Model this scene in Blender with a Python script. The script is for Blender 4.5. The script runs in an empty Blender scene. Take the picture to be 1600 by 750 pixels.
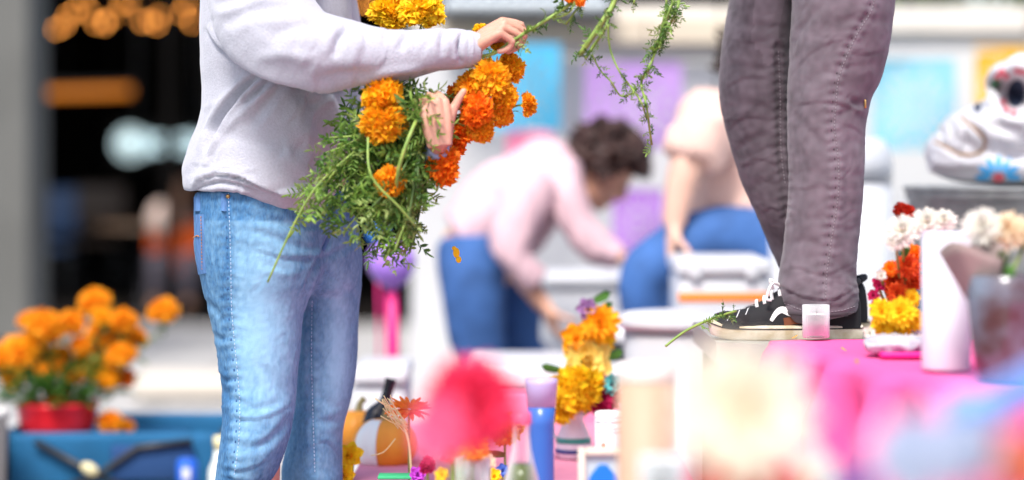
import bpy, bmesh, math, random
import numpy as np
from mathutils import Vector, Matrix, Quaternion
from mathutils.bvhtree import BVHTree
R = math.radians
random.seed(7); rng = np.random.default_rng(7)
S = bpy.context.scene
C = S.collection
# ------------------------------------------------------------------ camera, sky, sun, exposure
F, H, YH = 3778.0, 1.07, 247.0          # focal length in photo pixels, eye height, horizon row
cam_d = bpy.data.cameras.new('camera'); cam = bpy.data.objects.new('camera', cam_d); C.objects.link(cam)
cam.location = (0, 0, H); cam.rotation_euler = (R(90), 0, 0)
cam_d.lens = 85; cam_d.sensor_width = 36; cam_d.shift_y = -128/1600
cam_d.clip_start = 0.1; cam_d.clip_end = 500
cam_d.dof.use_dof = True; cam_d.dof.focus_distance = 4.36; cam_d.dof.aperture_fstop = 1.25
S.camera = cam
world = bpy.data.worlds.new('World'); S.world = world; world.use_nodes = True
wn = world.node_tree; sky = wn.nodes.new('ShaderNodeTexSky'); sky.sky_type = 'NISHITA'
SUN_EL, SUN_AZ = 56, 197     # azimuth clockwise from +Y: the sun stands behind the camera's left shoulder
sky.sun_disc = False; sky.sun_elevation = R(SUN_EL); sky.sun_rotation = R(SUN_AZ); sky.dust_density = 3.0; sky.air_density = 1.0; sky.ozone_density = 1.0
bgn = wn.nodes['Background']; bgn.inputs[1].default_value = 0.12
wn.links.new(sky.outputs[0], bgn.inputs[0])
sd = bpy.data.lights.new('sun', 'SUN'); sd.energy = 2.2; sd.angle = R(16); sd.color = (1, .965, .93)
sun = bpy.data.objects.new('sun', sd); C.objects.link(sun)
az = R(SUN_AZ); el = R(SUN_EL)
sv = Vector((math.sin(az)*math.cos(el), math.cos(az)*math.cos(el), math.sin(el)))
sun.rotation_euler = (-sv).to_track_quat('-Z', 'Y').to_euler()
vs = S.view_settings
vs.view_transform = 'Standard'; vs.look = 'None'; vs.exposure = 1.08; vs.gamma = 1; vs.use_curve_mapping = False

# ------------------------------------------------------------------ helpers
def W(px, py, d): return Vector(((px-800)*d/F, d, H-(py-YH)*d/F))
def PX(n, d): return n*d/F
_m = {}
def mat(name, col, rough=.7, var=.0, vscale=30., bump=0., bscale=200., metal=0., sss=0., trans=0., emit=0., sheen=0., col2=None, stretch=None, attr=None, attrcol=None, coat=0., ior=1.45, alpha=1.0, bdist=.002, detail=4., spec=.5, thin=False):
    if name in _m: return _m[name]
    m = bpy.data.materials.new(name); m.use_nodes = True; t = m.node_tree; n = t.nodes; b = n['Principled BSDF']
    b.inputs['Roughness'].default_value = rough; b.inputs['Metallic'].default_value = metal
    b.inputs['Subsurface Weight'].default_value = sss; b.inputs['Subsurface Radius'].default_value = (.01, .004, .002); b.inputs['Subsurface Scale'].default_value = 1
    b.inputs['Transmission Weight'].default_value = trans; b.inputs['IOR'].default_value = ior
    b.inputs['Sheen Weight'].default_value = sheen; b.inputs['Coat Weight'].default_value = coat; b.inputs['Alpha'].default_value = alpha
    b.inputs['Specular IOR Level'].default_value = spec
    tc = n.new('ShaderNodeTexCoord'); vec = tc.outputs['Object']
    if stretch:
        mp = n.new('ShaderNodeMapping'); mp.inputs['Scale'].default_value = stretch; t.links.new(vec, mp.inputs[0]); vec = mp.outputs[0]
    c1 = tuple(col)+(1,)
    out = None
    if var > 0 or col2:
        c2 = tuple(col2)+(1,) if col2 else tuple(max(0, x*(1-var)) for x in col)+(1,)
        nz = n.new('ShaderNodeTexNoise'); nz.inputs['Scale'].default_value = vscale; nz.inputs['Detail'].default_value = detail; t.links.new(vec, nz.inputs['Vector'])
        cr = n.new('ShaderNodeValToRGB'); cr.color_ramp.elements[0].position = .35; cr.color_ramp.elements[1].position = .65
        cr.color_ramp.elements[0].color = c2; cr.color_ramp.elements[1].color = c1
        t.links.new(nz.outputs[0], cr.inputs[0]); out = cr.outputs[0]
    if attr:
        at = n.new('ShaderNodeAttribute'); at.attribute_name = attr
        mx = n.new('ShaderNodeMix'); mx.data_type = 'RGBA'; mx.inputs[7].default_value = tuple(attrcol)+(1,)
        if out: t.links.new(out, mx.inputs[6])
        else: mx.inputs[6].default_value = c1
        t.links.new(at.outputs['Fac'], mx.inputs[0]); out = mx.outputs[2]
    if out: t.links.new(out, b.inputs['Base Color'])
    else: b.inputs['Base Color'].default_value = c1
    if emit > 0:
        b.inputs['Emission Color'].default_value = c1; b.inputs['Emission Strength'].default_value = emit
    if bump > 0:
        nb = n.new('ShaderNodeTexNoise'); nb.inputs['Scale'].default_value = bscale; nb.inputs['Detail'].default_value = 5; t.links.new(vec, nb.inputs['Vector'])
        bp = n.new('ShaderNodeBump'); bp.inputs['Strength'].default_value = bump; bp.inputs['Distance'].default_value = bdist
        t.links.new(nb.outputs[0], bp.inputs['Height']); t.links.new(bp.outputs[0], b.inputs['Normal'])
    if thin:   # petals and leaves let light through
        tr = n.new('ShaderNodeBsdfTranslucent'); ms = n.new('ShaderNodeMixShader'); ms.inputs[0].default_value = .35
        if out: t.links.new(out, tr.inputs[0])
        else: tr.inputs[0].default_value = c1
        t.links.new(b.outputs[0], ms.inputs[1]); t.links.new(tr.outputs[0], ms.inputs[2]); t.links.new(ms.outputs[0], n['Material Output'].inputs[0])
    _m[name] = m; return m

class MB:
    def __init__(s): s.v = []; s.f = []
    def add(s, vs, fs):
        k = len(s.v); s.v += [tuple(v) for v in vs]; s.f += [tuple(i+k for i in f) for f in fs]; return s
    def box(s, c, d, rot=None, bev=0):
        c = Vector(c); hx, hy, hz = d[0]/2, d[1]/2, d[2]/2
        if bev > 0:
            bm = bmesh.new(); bmesh.ops.create_cube(bm, size=1)
            bmesh.ops.scale(bm, vec=d, verts=bm.verts); bmesh.ops.bevel(bm, geom=bm.edges[:], offset=bev, segments=2, affect='EDGES', profile=.5)
            vv = [v.co.copy() for v in bm.verts]; ff = [[v.index for v in f.verts] for f in bm.faces]; bm.free()
        else:
            vv = [Vector((x, y, z)) for x in (-hx, hx) for y in (-hy, hy) for z in (-hz, hz)]
            ff = [(0, 1, 3, 2), (4, 6, 7, 5), (0, 4, 5, 1), (2, 3, 7, 6), (0, 2, 6, 4), (1, 5, 7, 3)]
        if rot is not None: vv = [rot @ v for v in vv]
        return s.add([v+c for v in vv], ff)
    def tube(s, pts, rad, n=12, sub=6, caps=True, smooth=True):
        P, A = spline(pts, rad, sub if smooth else 1)
        N = len(P); rings = []
        Y = Vector((0, 1, 0)); prev = None
        for i in range(N):
            t = (P[min(i+1, N-1)]-P[max(i-1, 0)])
            t = t.normalized() if t.length > 1e-9 else Vector((0, 0, 1))
            side = t.cross(Y)
            if side.length < .25:
                side = prev if prev is not None else t.cross(Vector((0, 0, 1)))
                side = side - t*side.dot(t)
            side.normalize()
            if prev is not None and prev.dot(side) < 0: side = -side
            prev = side.copy(); dep = t.cross(side)
            a, b = A[i]
            rings.append([P[i]+side*(a*math.cos(q))+dep*(b*math.sin(q)) for q in [2*math.pi*k/n for k in range(n)]])
        vs = [v for r in rings for v in r]; fs = []
        for i in range(N-1):
            for k in range(n):
                k2 = (k+1) % n; fs.append((i*n+k, i*n+k2, (i+1)*n+k2, (i+1)*n+k))
        if caps:
            fs.append(tuple(range(n-1, -1, -1))); fs.append(tuple((N-1)*n+k for k in range(n)))
        return s.add(vs, fs)
    def blob(s, c, r, rot=None, nu=16, nv=10):
        if not hasattr(r, '__len__'): r = (r, r, r)
        c = Vector(c); vs = [Vector((0, 0, r[2]))]
        for j in range(1, nv):
            th = math.pi*j/nv
            for i in range(nu):
                ph = 2*math.pi*i/nu; vs.append(Vector((r[0]*math.sin(th)*math.cos(ph), r[1]*math.sin(th)*math.sin(ph), r[2]*math.cos(th))))
        vs.append(Vector((0, 0, -r[2])))
        fs = []
        for i in range(nu):
            i2 = (i+1) % nu; fs.append((0, 1+i, 1+i2))
            for j in range(nv-2):
                a = 1+j*nu; fs.append((a+i, a+nu+i, a+nu+i2, a+i2))
            a = 1+(nv-2)*nu; fs.append((a+i, len(vs)-1, a+i2))
        if rot is not None: vs = [rot @ v for v in vs]
        return s.add([v+c for v in vs], fs)
    def lathe(s, c, prof, n=24):     # prof: (radius, z) from the bottom up
        c = Vector(c); vs = []; fs = []
        for r, z in prof:
            for k in range(n):
                q = 2*math.pi*k/n; vs.append(c+Vector((r*math.cos(q), r*math.sin(q), z)))
        for i in range(len(prof)-1):
            for k in range(n):
                k2 = (k+1) % n; fs.append((i*n+k, i*n+k2, (i+1)*n+k2, (i+1)*n+k))
        if prof[0][0] > 1e-6: fs.append(tuple(range(n-1, -1, -1)))
        if prof[-1][0] > 1e-6: fs.append(tuple((len(prof)-1)*n+k for k in range(n)))
        return s.add(vs, fs)
    def mesh(s, name='mesh', smooth=True):
        me = bpy.data.meshes.new(name); me.from_pydata(s.v, [], s.f); me.validate(); me.update()
        if smooth: me.polygons.foreach_set('use_smooth', [True]*len(me.polygons))
        return me
def spline(pts, rad, sub):
    pts = [Vector(p) for p in pts]
    if not hasattr(rad, '__len__'): rad = [rad]*len(pts)
    rad = [(r, r) if not hasattr(r, '__len__') else tuple(r) for r in rad]
    n = len(pts)
    if n < 3 and sub > 1: sub = max(2, sub//2)
    P = []; A = []
    for i in range(n-1):
        p0 = pts[max(i-1, 0)]; p1 = pts[i]; p2 = pts[i+1]; p3 = pts[min(i+2, n-1)]
        a0 = rad[max(i-1, 0)]; a1 = rad[i]; a2 = rad[i+1]; a3 = rad[min(i+2, n-1)]
        for j in range(sub):
            t = j/sub
            w0 = -.5*t+t*t-.5*t**3; w1 = 1-2.5*t*t+1.5*t**3; w2 = .5*t+2*t*t-1.5*t**3; w3 = -.5*t*t+.5*t**3
            P.append(p0*w0+p1*w1+p2*w2+p3*w3)
            A.append(tuple(max(1e-5, a0[k]*w0+a1[k]*w1+a2[k]*w2+a3[k]*w3) for k in (0, 1)))
    P.append(pts[-1]); A.append(rad[-1]); return P, A
def poly(p3, sub=8): return spline(p3, .01, sub)[0]

def remesh(mb, voxel, smooth=6, fac=.5):
    me = mb.mesh('tmp'); o = bpy.data.objects.new('tmp', me); C.objects.link(o)
    r = o.modifiers.new('r', 'REMESH'); r.mode = 'VOXEL'; r.voxel_size = voxel; r.use_smooth_shade = True
    if smooth: s = o.modifiers.new('s', 'SMOOTH'); s.iterations = smooth; s.factor = fac
    dg = bpy.context.evaluated_depsgraph_get()
    out = bpy.data.meshes.new_from_object(o.evaluated_get(dg))
    bpy.data.objects.remove(o); bpy.data.meshes.remove(me)
    out.polygons.foreach_set('use_smooth', [True]*len(out.polygons)); out.materials.clear()
    return out
def getv(me):
    a = np.empty(len(me.vertices)*3, np.float32); me.vertices.foreach_get('co', a); return a.reshape(-1, 3).astype(np.float64)
def getn(me):
    a = np.empty(len(me.vertices)*3, np.float32); me.vertex_normals.foreach_get('vector', a); return a.reshape(-1, 3).astype(np.float64)
def setv(me, v): me.vertices.foreach_set('co', v.astype(np.float32).ravel()); me.update()
def proj(v):
    d = v[:, 1]; return np.stack([800+v[:, 0]*F/d, YH-(v[:, 2]-H)*F/d], 1)
def pnoise(P):        # vectorised gradient noise, about -1..1
    Pi = np.floor(P).astype(np.int64); f = P-Pi; u = f*f*f*(f*(f*6-15)+10); out = np.zeros(len(P))
    for dx in (0, 1):
        for dy in (0, 1):
            for dz in (0, 1):
                X = Pi[:, 0]+dx; Y = Pi[:, 1]+dy; Z = Pi[:, 2]+dz
                h = (X*374761393+Y*668265263+Z*2147483647+X*Y*12345+Z*X*9176) & 0x7fffffff
                h = (h ^ (h >> 13))*1274126177 & 0x7fffffff; h = h ^ (h >> 16)
                a = (h & 1023)/1023*2*np.pi; b = ((h >> 10) & 1023)/1023*2-1; s = np.sqrt(1-b*b)
                g = np.cos(a)*s*(f[:, 0]-dx)+np.sin(a)*s*(f[:, 1]-dy)+b*(f[:, 2]-dz)
                wx = u[:, 0] if dx else 1-u[:, 0]; wy = u[:, 1] if dy else 1-u[:, 1]; wz = u[:, 2] if dz else 1-u[:, 2]
                out += g*wx*wy*wz
    return out*1.7
def crease(me, lines, ws=1., dp=1.):      # folds that run along lines over the cloth's front
    v = getv(me); n = getn(me); p = proj(v); disp = np.zeros(len(v))
    front = np.clip((-n[:, 1]+.25)/.5, 0, 1)
    for pts, w, dep, kind, *mod in lines:
        if kind != 's': w *= ws; dep *= dp
        q = np.array([(a.x, a.z) for a in poly([(x, 0, y) for x, y in pts], 6)])
        m = (p[:, 0] > q[:, 0].min()-5*w) & (p[:, 0] < q[:, 0].max()+5*w) & (p[:, 1] > q[:, 1].min()-5*w) & (p[:, 1] < q[:, 1].max()+5*w)
        idx = np.nonzero(m)[0]
        if not len(idx): continue
        pp = p[idx]; best = np.full(len(idx), 1e9); sg = np.zeros(len(idx)); tt = np.zeros(len(idx)); L = 0
        seg = np.diff(q, axis=0); ln = np.hypot(seg[:, 0], seg[:, 1]); tot = ln.sum()
        for i in range(len(seg)):
            if ln[i] < 1e-6: continue
            r = pp-q[i]; t = np.clip((r@seg[i])/ln[i]**2, 0, 1); dd = r-t[:, None]*seg[i]; d = np.hypot(dd[:, 0], dd[:, 1])
            cr = seg[i][0]*r[:, 1]-seg[i][1]*r[:, 0]
            b = d < best; best[b] = d[b]; sg[b] = -np.sign(cr[b]); tt[b] = (L+t[b]*ln[i]); L += ln[i]
        tn = tt/tot; tap = np.clip(np.sin(np.pi*np.clip(tn, 0, 1)), 0, 1)**.5
        s = best*sg
        if kind == 'v': f = -np.exp(-(best/w)**2)+.35*np.exp(-((best-1.9*w)/w)**2)
        elif kind == 'r': f = np.exp(-(best/w)**2)
        elif kind == 's': f = -np.exp(-(best/w)**2)*(.55+.45*np.sin(tt*2*np.pi/mod[0]))+.6*np.exp(-((best-2*w)/(w*1.2))**2)*(1+.6*np.sin(tt*2*np.pi/mod[0]+2)); tap = 1
        else:   # overlapping fold; the lip lies on the left of the line's direction (up, for a line drawn to the right)
            f = np.where(s > 0, (1-np.exp(-s/(.35*w)))*np.exp(-s/(1.6*w))*1.5, -np.exp(s/(.6*w))*(1-np.exp(s/(.15*w)))*1.0)
        disp[idx] += f*dep*.001*tap*front[idx]
    setv(me, v+n*disp[:, None])
def rcreases(seed, boxes):
    rs = random.Random(seed); out = []
    for x0, x1, y0, y1, n, ang, spr, l0, l1, w0, w1, dep in boxes:
        for i in range(n):
            x, y = rs.uniform(x0, x1), rs.uniform(y0, y1); a = R(rs.gauss(ang, spr)); L = rs.uniform(l0, l1); b = rs.uniform(-.35, .35)
            pts = [(x-L/2*math.cos(a), y+L/2*math.sin(a)), (x+b*L*.5*math.sin(a), y+b*L*.5*math.cos(a)), (x+L/2*math.cos(a), y-L/2*math.sin(a))]
            out.append((pts, rs.uniform(w0, w1), dep*rs.uniform(.4, 1.3), rs.choice('vffr')))
    return out
def wrinkle(me, amp, scale, seed=0., ridged=False, mask=None):     # scale: (x, y, z) frequency
    v = getv(me); n = getn(me); P = v*np.array(scale)+seed
    P = P+.35*np.stack([pnoise(P*.7+9), pnoise(P*.7+19), pnoise(P*.7+29)], 1)
    a = pnoise(P)
    if ridged: a = 1-2*np.abs(a)**.7
    if mask is not None: a = a*mask(v)
    setv(me, v+n*(a*amp)[:, None])
def bvh(me): return BVHTree.FromPolygons([v.co.copy() for v in me.vertices], [tuple(p.vertices) for p in me.polygons])
EYE = Vector((0, 0, H))
def cast(tree, px, py, lift=0.):
    d = (W(px, py, 1)-EYE).normalized(); h = tree.ray_cast(EYE, d)
    return None if h[0] is None else (h[0]+h[1]*lift, h[1])

def props(o, label=None, cat=None, group=None, kind=None):
    if label: o['label'] = label
    if cat: o['category'] = cat
    if group: o['group'] = group
    if kind: o['kind'] = kind
    return o
def thing(name, loc, label, cat, group=None, rot=None):
    o = bpy.data.objects.new(name, None); C.objects.link(o); o.location = loc; o.empty_display_size = .1
    if rot is not None: o.rotation_mode = 'QUATERNION'; o.rotation_quaternion = rot
    return props(o, label, cat, group)
def part(name, me, m, parent=None, local=False, **kw):
    """mesh in world space unless local; parents here are unrotated"""
    if isinstance(me, MB): me = me.mesh(name)
    if m is not None and not len(me.materials): me.materials.append(m)
    o = bpy.data.objects.new(name, me); C.objects.link(o)
    if parent is not None:
        if not local:
            off = Vector(parent.location); q = parent.parent
            while q is not None: off = off+Vector(q.location); q = q.parent
            me.transform(Matrix.Translation(-off))
        o.parent = parent
    return props(o, **kw)
def inst(name, me, parent, M):
    """shared mesh placed by world matrix M under an unrotated parent"""
    o = bpy.data.objects.new(name, me); C.objects.link(o); o.parent = parent
    o.matrix_local = Matrix.Translation(-Vector(parent.location)) @ M; return o
def top(name, me, m, label, cat, loc=(0, 0, 0), group=None, kind=None):
    if isinstance(me, MB): me = me.mesh(name)
    me.transform(Matrix.Translation(-Vector(loc)))
    if m is not None and not len(me.materials): me.materials.append(m)
    o = bpy.data.objects.new(name, me); C.objects.link(o); o.location = loc
    return props(o, label, cat, group, kind)
def setting(name, mb, m, parent=None):
    o = part(name, mb.mesh(name, smooth=False) if isinstance(mb, MB) else mb, m, parent)
    if parent is None: o['kind'] = 'structure'
    return o
def frame_to(direction, pos, roll=0., scale=1.):     # +Z of the mesh along direction
    q = Vector(direction).normalized().to_track_quat('Z', 'Y')
    return Matrix.Translation(pos) @ q.to_matrix().to_4x4() @ Matrix.Rotation(roll, 4, 'Z') @ Matrix.Scale(scale, 4)
def setattr_f(me, name, vals):
    a = me.attributes.new(name, 'FLOAT', 'POINT'); a.data.foreach_set('value', np.clip(vals, 0, 1).astype(np.float32))

# ------------------------------------------------------------------ flowers
def petal(mb, base, d, up, L, w, curl=.3, cup=.15, ruffle=0., ns=3, tipw=.5, nw=2):
    """a strip petal from base along d, bending towards up"""
    d = d.normalized(); side = d.cross(up); side = side.normalized() if side.length > 1e-5 else Vector((1, 0, 0)); up = side.cross(d)
    vs = []; fs = []; ang = 0; p = Vector(base); ph = random.random()*6
    for i in range(ns+1):
        t = i/ns; ww = w*(.35+.65*math.sin(math.pi*min(1, t*.75+.05))**.7) if i < ns else w*tipw
        dd = d*math.cos(ang)+up*math.sin(ang); uu = up*math.cos(ang)-d*math.sin(ang)
        if i: p = p+dd*(L/ns)
        for j in range(nw+1):
            s = j/nw*2-1
            vs.append(p+side*(s*ww*.5)+uu*(cup*w*(s*s-.3))+dd*(ruffle*L*t*math.sin(ph+s*4.2)*.5)+uu*(ruffle*w*t*math.sin(ph*1.7+s*5)*.8))
        ang += curl/ns
    k = nw+1
    for i in range(ns):
        for j in range(nw): fs.append((i*k+j, i*k+j+1, (i+1)*k+j+1, (i+1)*k+j))
    mb.add(vs, fs)
def pompom(Rr, n=210, tmax=112, w=.33, flat=.85, ruffle=.5):
    mb = MB(); g = math.pi*(3-5**.5)
    for i in range(n):
        th = math.acos(1-(1-math.cos(R(tmax)))*(i+.5)/n); ph = g*i+random.uniform(-.25, .25)
        th += random.uniform(-.1, .1)
        d = Vector((math.sin(th)*math.cos(ph), math.sin(th)*math.sin(ph), math.cos(th)*flat))
        k = random.uniform(.72, 1.25)*(1.0+.14*math.sin(3*ph+n)+.18*math.sin(2*ph+th*3+n*.7))
        tang = Vector((math.cos(ph+1.6+random.uniform(-.9, .9)), math.sin(ph+1.6+random.uniform(-.9, .9)), random.uniform(-.6, .6)))
        petal(mb, d*Rr*.52, d, Vector((0, 0, 1)) if random.random() < .4 else -tang, Rr*.46*k, Rr*w*random.uniform(.8, 1.3), curl=random.uniform(-1.2, 1.3), cup=.45, ruffle=ruffle, ns=3, tipw=1.25, nw=4)
    mb.blob((0, 0, Rr*.05), (Rr*.74, Rr*.74, Rr*.62), nu=14, nv=8)
    return mb.mesh('petals')
def layered(layers, core=None):       # layers: (count, elevation above the flower's plane in degrees, length, width, start radius, z)
    mb = MB()
    for n, e, L, w, r0, z in layers:
        o = random.random()*6
        for i in range(n):
            a = o+2*math.pi*i/n+random.uniform(-.08, .08); ee = R(e+random.uniform(-7, 7))
            rad = Vector((math.cos(a), math.sin(a), 0)); d = rad*math.cos(ee)+Vector((0, 0, math.sin(ee)))
            petal(mb, rad*r0+Vector((0, 0, z)), d, Vector((0, 0, 1)), L*random.uniform(.9, 1.08), w, curl=random.uniform(-.35, .15) if e < 50 else .4, cup=.25, ruffle=.06, ns=4, tipw=.28, nw=2)
    return mb.mesh('petals')
def mumlike(Rr, kind='mum'):
    if kind == 'mum': ls = [(22, 0, Rr, Rr*.2, .01*Rr, 0), (20, 20, Rr*.9, Rr*.2, 0, Rr*.05), (18, 40, Rr*.75, Rr*.19, 0, Rr*.1), (12, 60, Rr*.6, Rr*.18, 0, Rr*.12), (8, 78, Rr*.5, Rr*.16, 0, Rr*.12)]
    elif kind == 'dahlia': ls = [(14, -12, Rr, Rr*.36, 0, 0), (14, 8, Rr*.95, Rr*.34, 0, Rr*.06), (13, 25, Rr*.85, Rr*.32, 0, Rr*.12), (12, 42, Rr*.72, Rr*.28, 0, Rr*.17), (10, 58, Rr*.55, Rr*.24, 0, Rr*.2), (8, 74, Rr*.42, Rr*.2, 0, Rr*.22)]
    elif kind == 'daisy': ls = [(20, 4, Rr, Rr*.24, Rr*.12, 0), (18, 16, Rr*.85, Rr*.2, Rr*.1, Rr*.03)]
    else: ls = [(6, 10, Rr, Rr*.75, 0, 0), (6, 30, Rr*.85, Rr*.7, 0, Rr*.05), (5, 60, Rr*.5, Rr*.5, 0, Rr*.08)]
    return layered(ls)
def fern_leaf(L=.05, n=6, lw=.0042, ll=.016):
    mb = MB(); pts = []; bend = random.uniform(-.6, .6); dr = random.uniform(.2, .9)
    for i in range(7):
        t = i/6; pts.append(Vector((math.sin(bend*t)*L*t*.5, -dr*L*t*t*.5, L*t)))
    mb.tube(pts, [.0009-.0006*i/6 for i in range(7)], n=4, sub=1)
    for i in range(1, n+1):
        t = i/(n+.3); k = min(5, int(t*6)); p = pts[k].lerp(pts[k+1], t*6-k); tg = (pts[k+1]-pts[k]).normalized()
        for s in (-1, 1):
            d = tg*random.uniform(.55, .95)+Vector((s*1.0, random.uniform(-.5, .35), 0)); d.normalize()
            petal(mb, p, d, Vector((0, 1, 0))*random.uniform(-1, 1)+Vector((.1, .3, 0)), ll*(1-.45*abs(t-.45))*random.uniform(.75, 1.2), lw*random.uniform(.8, 1.2), curl=random.uniform(-.9, .9), cup=.3, ns=3, tipw=.1, nw=2)
    petal(mb, pts[-1], (pts[-1]-pts[-2]), Vector((0, 1, 0)), ll*1.1, lw, ns=3, tipw=.1, curl=-.5)
    return mb.mesh('leaf')
def stem_and_leaves(root, pts, rad, smat, leaves, nleaf, spread=1., lscale=1., t0=.08, t1=1.):
    mb = MB().tube(pts, rad, n=7, sub=5); part('stem', mb, smat, root)
    P = poly(pts, 12)
    for i in range(nleaf):
        t = t0+(t1-t0)*(i+random.random()*.8)/max(1, nleaf); k = min(len(P)-2, int(t*(len(P)-1))); tg = (P[k+1]-P[k]).normalized()
        rv = Vector((random.gauss(0, 1), random.gauss(0, 1), random.gauss(0, 1))); rv = rv-tg*rv.dot(tg); rv.normalize()
        d = tg*random.uniform(.3, 1.1)+rv*spread
        inst('leaf', random.choice(leaves), root, frame_to(d, P[k], random.uniform(0, 6.28), lscale*random.uniform(.6, 1.15)))

# ------------------------------------------------------------------ bodies
def hand(mb, wrist, d, n, side=1, curl=(40, 60, 40), s=1., thumb=(.9, .5, .35), spread=.06, fcurl=None, thcurl=25):
    """palm along d, fingers curl towards n, the thumb on side*lateral"""
    d = Vector(d).normalized(); n = Vector(n); n = (n-d*n.dot(d)).normalized(); l = d.cross(n)*side; w = Vector(wrist)
    def at(a, b, c): return w+(d*a+l*b+n*c)*s
    def lobe(p, r): mb.blob(p, r*s, nu=12, nv=8)
    # palm as a fan of overlapping metacarpals
    offs = (.031, .011, -.010, -.029); lens = (.092, .096, .090, .080)
    for o, L in zip(offs, lens):
        mb.tube([at(-.01, o*.55, 0), at(.045, o*.85, -.002), at(L, o, 0)], [(.0145*s, .0145*s), (.0135*s, .0145*s), (.0105*s, .0105*s)], n=12)
    mb.tube([at(.0, .015, .004), at(.03, .03, .008), at(.055, .03, .006)], [.016*s, .016*s, .01*s], n=12)
    ph = ((.041, .025, .020), (.045, .029, .021), (.041, .027, .021), (.032, .020, .018))
    for i, (o, L) in enumerate(zip(offs, lens)):
        p = at(L, o, 0); c = fcurl[i] if fcurl else curl; a = 0; sp = spread*(1.5-i)
        pts = [p]; lat = l*sp
        for k in range(3):
            a += R(c[k]+random.uniform(-3, 3)); dd = (d*math.cos(a)+n*math.sin(a)+lat*math.cos(a)).normalized(); p = p+dd*ph[i][k]*s; pts.append(p)
        rr = (.0098, .0088, .0082, .0066) if i < 3 else (.0085, .0077, .0070, .0058)
        mb.tube(pts, [r*s for r in rr], n=10, sub=3); mb.blob(pts[-1], rr[3]*s*1.02, nu=10, nv=6)
        for q in (0, 1, 2): mb.blob(pts[q], rr[q]*s*1.06, nu=10, nv=6)
    p = at(.028, .030, .006); td = (l*thumb[0]+d*thumb[1]+n*thumb[2]).normalized(); pts = [p]; a = 0; tn = (n*.6+d*.6-l*.5); tn = (tn-td*tn.dot(td)).normalized()
    for L in (.040, .032, .025):
        dd = td*math.cos(a)+tn*math.sin(a); p = p+dd*L*s; pts.append(p); a += R(thcurl)
    mb.tube(pts, [.0135*s, .0112*s, .0102*s, .0080*s], n=10, sub=3); mb.blob(pts[-1], .0081*s, nu=10, nv=6)
def head(mb, c, fwd, up, s=1.):
    fwd = Vector(fwd).normalized(); up = Vector(up); up = (up-fwd*up.dot(fwd)).normalized(); r = fwd.cross(up); c = Vector(c)
    M = Matrix((r, fwd, up)).transposed()
    mb.blob(c+up*.02*s, (.074*s, .092*s, .098*s), rot=M); mb.blob(c+fwd*.03*s-up*.045*s, (.055*s, .062*s, .072*s), rot=M)
    mb.tube([c+fwd*.086*s+up*.02*s, c+fwd*.104*s-up*.015*s, c+fwd*.092*s-up*.028*s], [.009*s, .014*s, .012*s], n=8)
    for q in (-1, 1):
        mb.blob(c+r*q*.075*s-up*.005*s-fwd*.005*s, (.012*s, .018*s, .03*s), rot=M); mb.blob(c+r*q*.03*s+fwd*.074*s+up*.012*s, (.016*s, .014*s, .011*s), rot=M)
    mb.blob(c+fwd*.084*s-up*.058*s, (.024*s, .012*s, .009*s), rot=M); mb.blob(c+fwd*.075*s-up*.092*s, (.025*s, .02*s, .018*s), rot=M)
    return M
def face_parts(root, c, fwd, up, s=1.):
    fwd = Vector(fwd).normalized(); up = Vector(up); up = (up-fwd*up.dot(fwd)).normalized(); r = fwd.cross(up); c = Vector(c); M = Matrix((r, fwd, up)).transposed()
    for q in (-1, 1):
        part('eye', MB().blob(c+r*q*.03*s+fwd*.083*s+up*.013*s, (.011*s, .009*s, .007*s), rot=M, nu=10, nv=6), mat('eye_dark', (.05, .03, .02), .2), root)
    part('mouth', MB().blob(c+fwd*.091*s-up*.058*s, (.02*s, .008*s, .006*s), rot=M, nu=10, nv=6), mat('lips', (.45, .15, .13), .4), root)
def curly_hair(c, fwd, up, s=1., n=260, length=.03, rad=.016):
    fwd = Vector(fwd).normalized(); up = Vector(up); up = (up-fwd*up.dot(fwd)).normalized(); c = Vector(c); mb = MB(); r = fwd.cross(up)
    M = Matrix((r, fwd, up)).transposed()
    mb.blob(c+up*.035*s-fwd*.02*s, (.083*s, .095*s, .095*s), rot=M)
    for i in range(n):
        v = Vector((random.gauss(0, 1), random.gauss(0, 1), random.gauss(0, 1))).normalized()
        if v.dot(fwd) > .35 and v.dot(up) < .35: continue
        if v.dot(up) < -.55: continue
        p = c+up*.03*s-fwd*.015*s+(r*v.dot(r)*.085+fwd*v.dot(fwd)*.1+up*v.dot(up)*.1)*s
        a = Vector((random.gauss(0, 1), random.gauss(0, 1), random.gauss(0, 1))).normalized()
        mb.tube([p, p+(v+a*.6)*length*s, p+(v*.9-a*.5)*length*1.8*s], [rad*s, rad*.8*s, rad*.25*s], n=5, sub=2)
    return mb
# ------------------------------------------------------------------ setting: ground, walls, building
m_pave = mat('pavement_concrete', (.42, .41, .395), .85, var=.15, vscale=2, bump=.4, bscale=60)
m_wall = mat('wall_concrete', (.56, .56, .562), .85, var=.10, vscale=1.6, bump=.3, bscale=40)
m_cope = mat('coping_stone', (.66, .62, .56), .8, var=.1, vscale=4)
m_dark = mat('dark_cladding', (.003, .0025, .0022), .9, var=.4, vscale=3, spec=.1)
m_col = mat('column_concrete', (.125, .125, .115), .8, var=.2, vscale=2)
m_black = mat('black_metal', (.015, .015, .017), .4)
m_joint = mat('joint', (.25, .25, .25), .9)
g = MB().add([(-60, -8, -.02), (60, -8, -.02), (60, 90, -.02), (-60, 90, -.02)], [(0, 1, 2, 3)])
setting('ground', g, mat('ground_base', (.22, .22, .21), .9, var=.2, vscale=1))
pv = part('pavement', MB().box((0, 10, -.0145), (40, 26, .009)).mesh(smooth=False), m_joint); pv['kind'] = 'structure'
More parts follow.
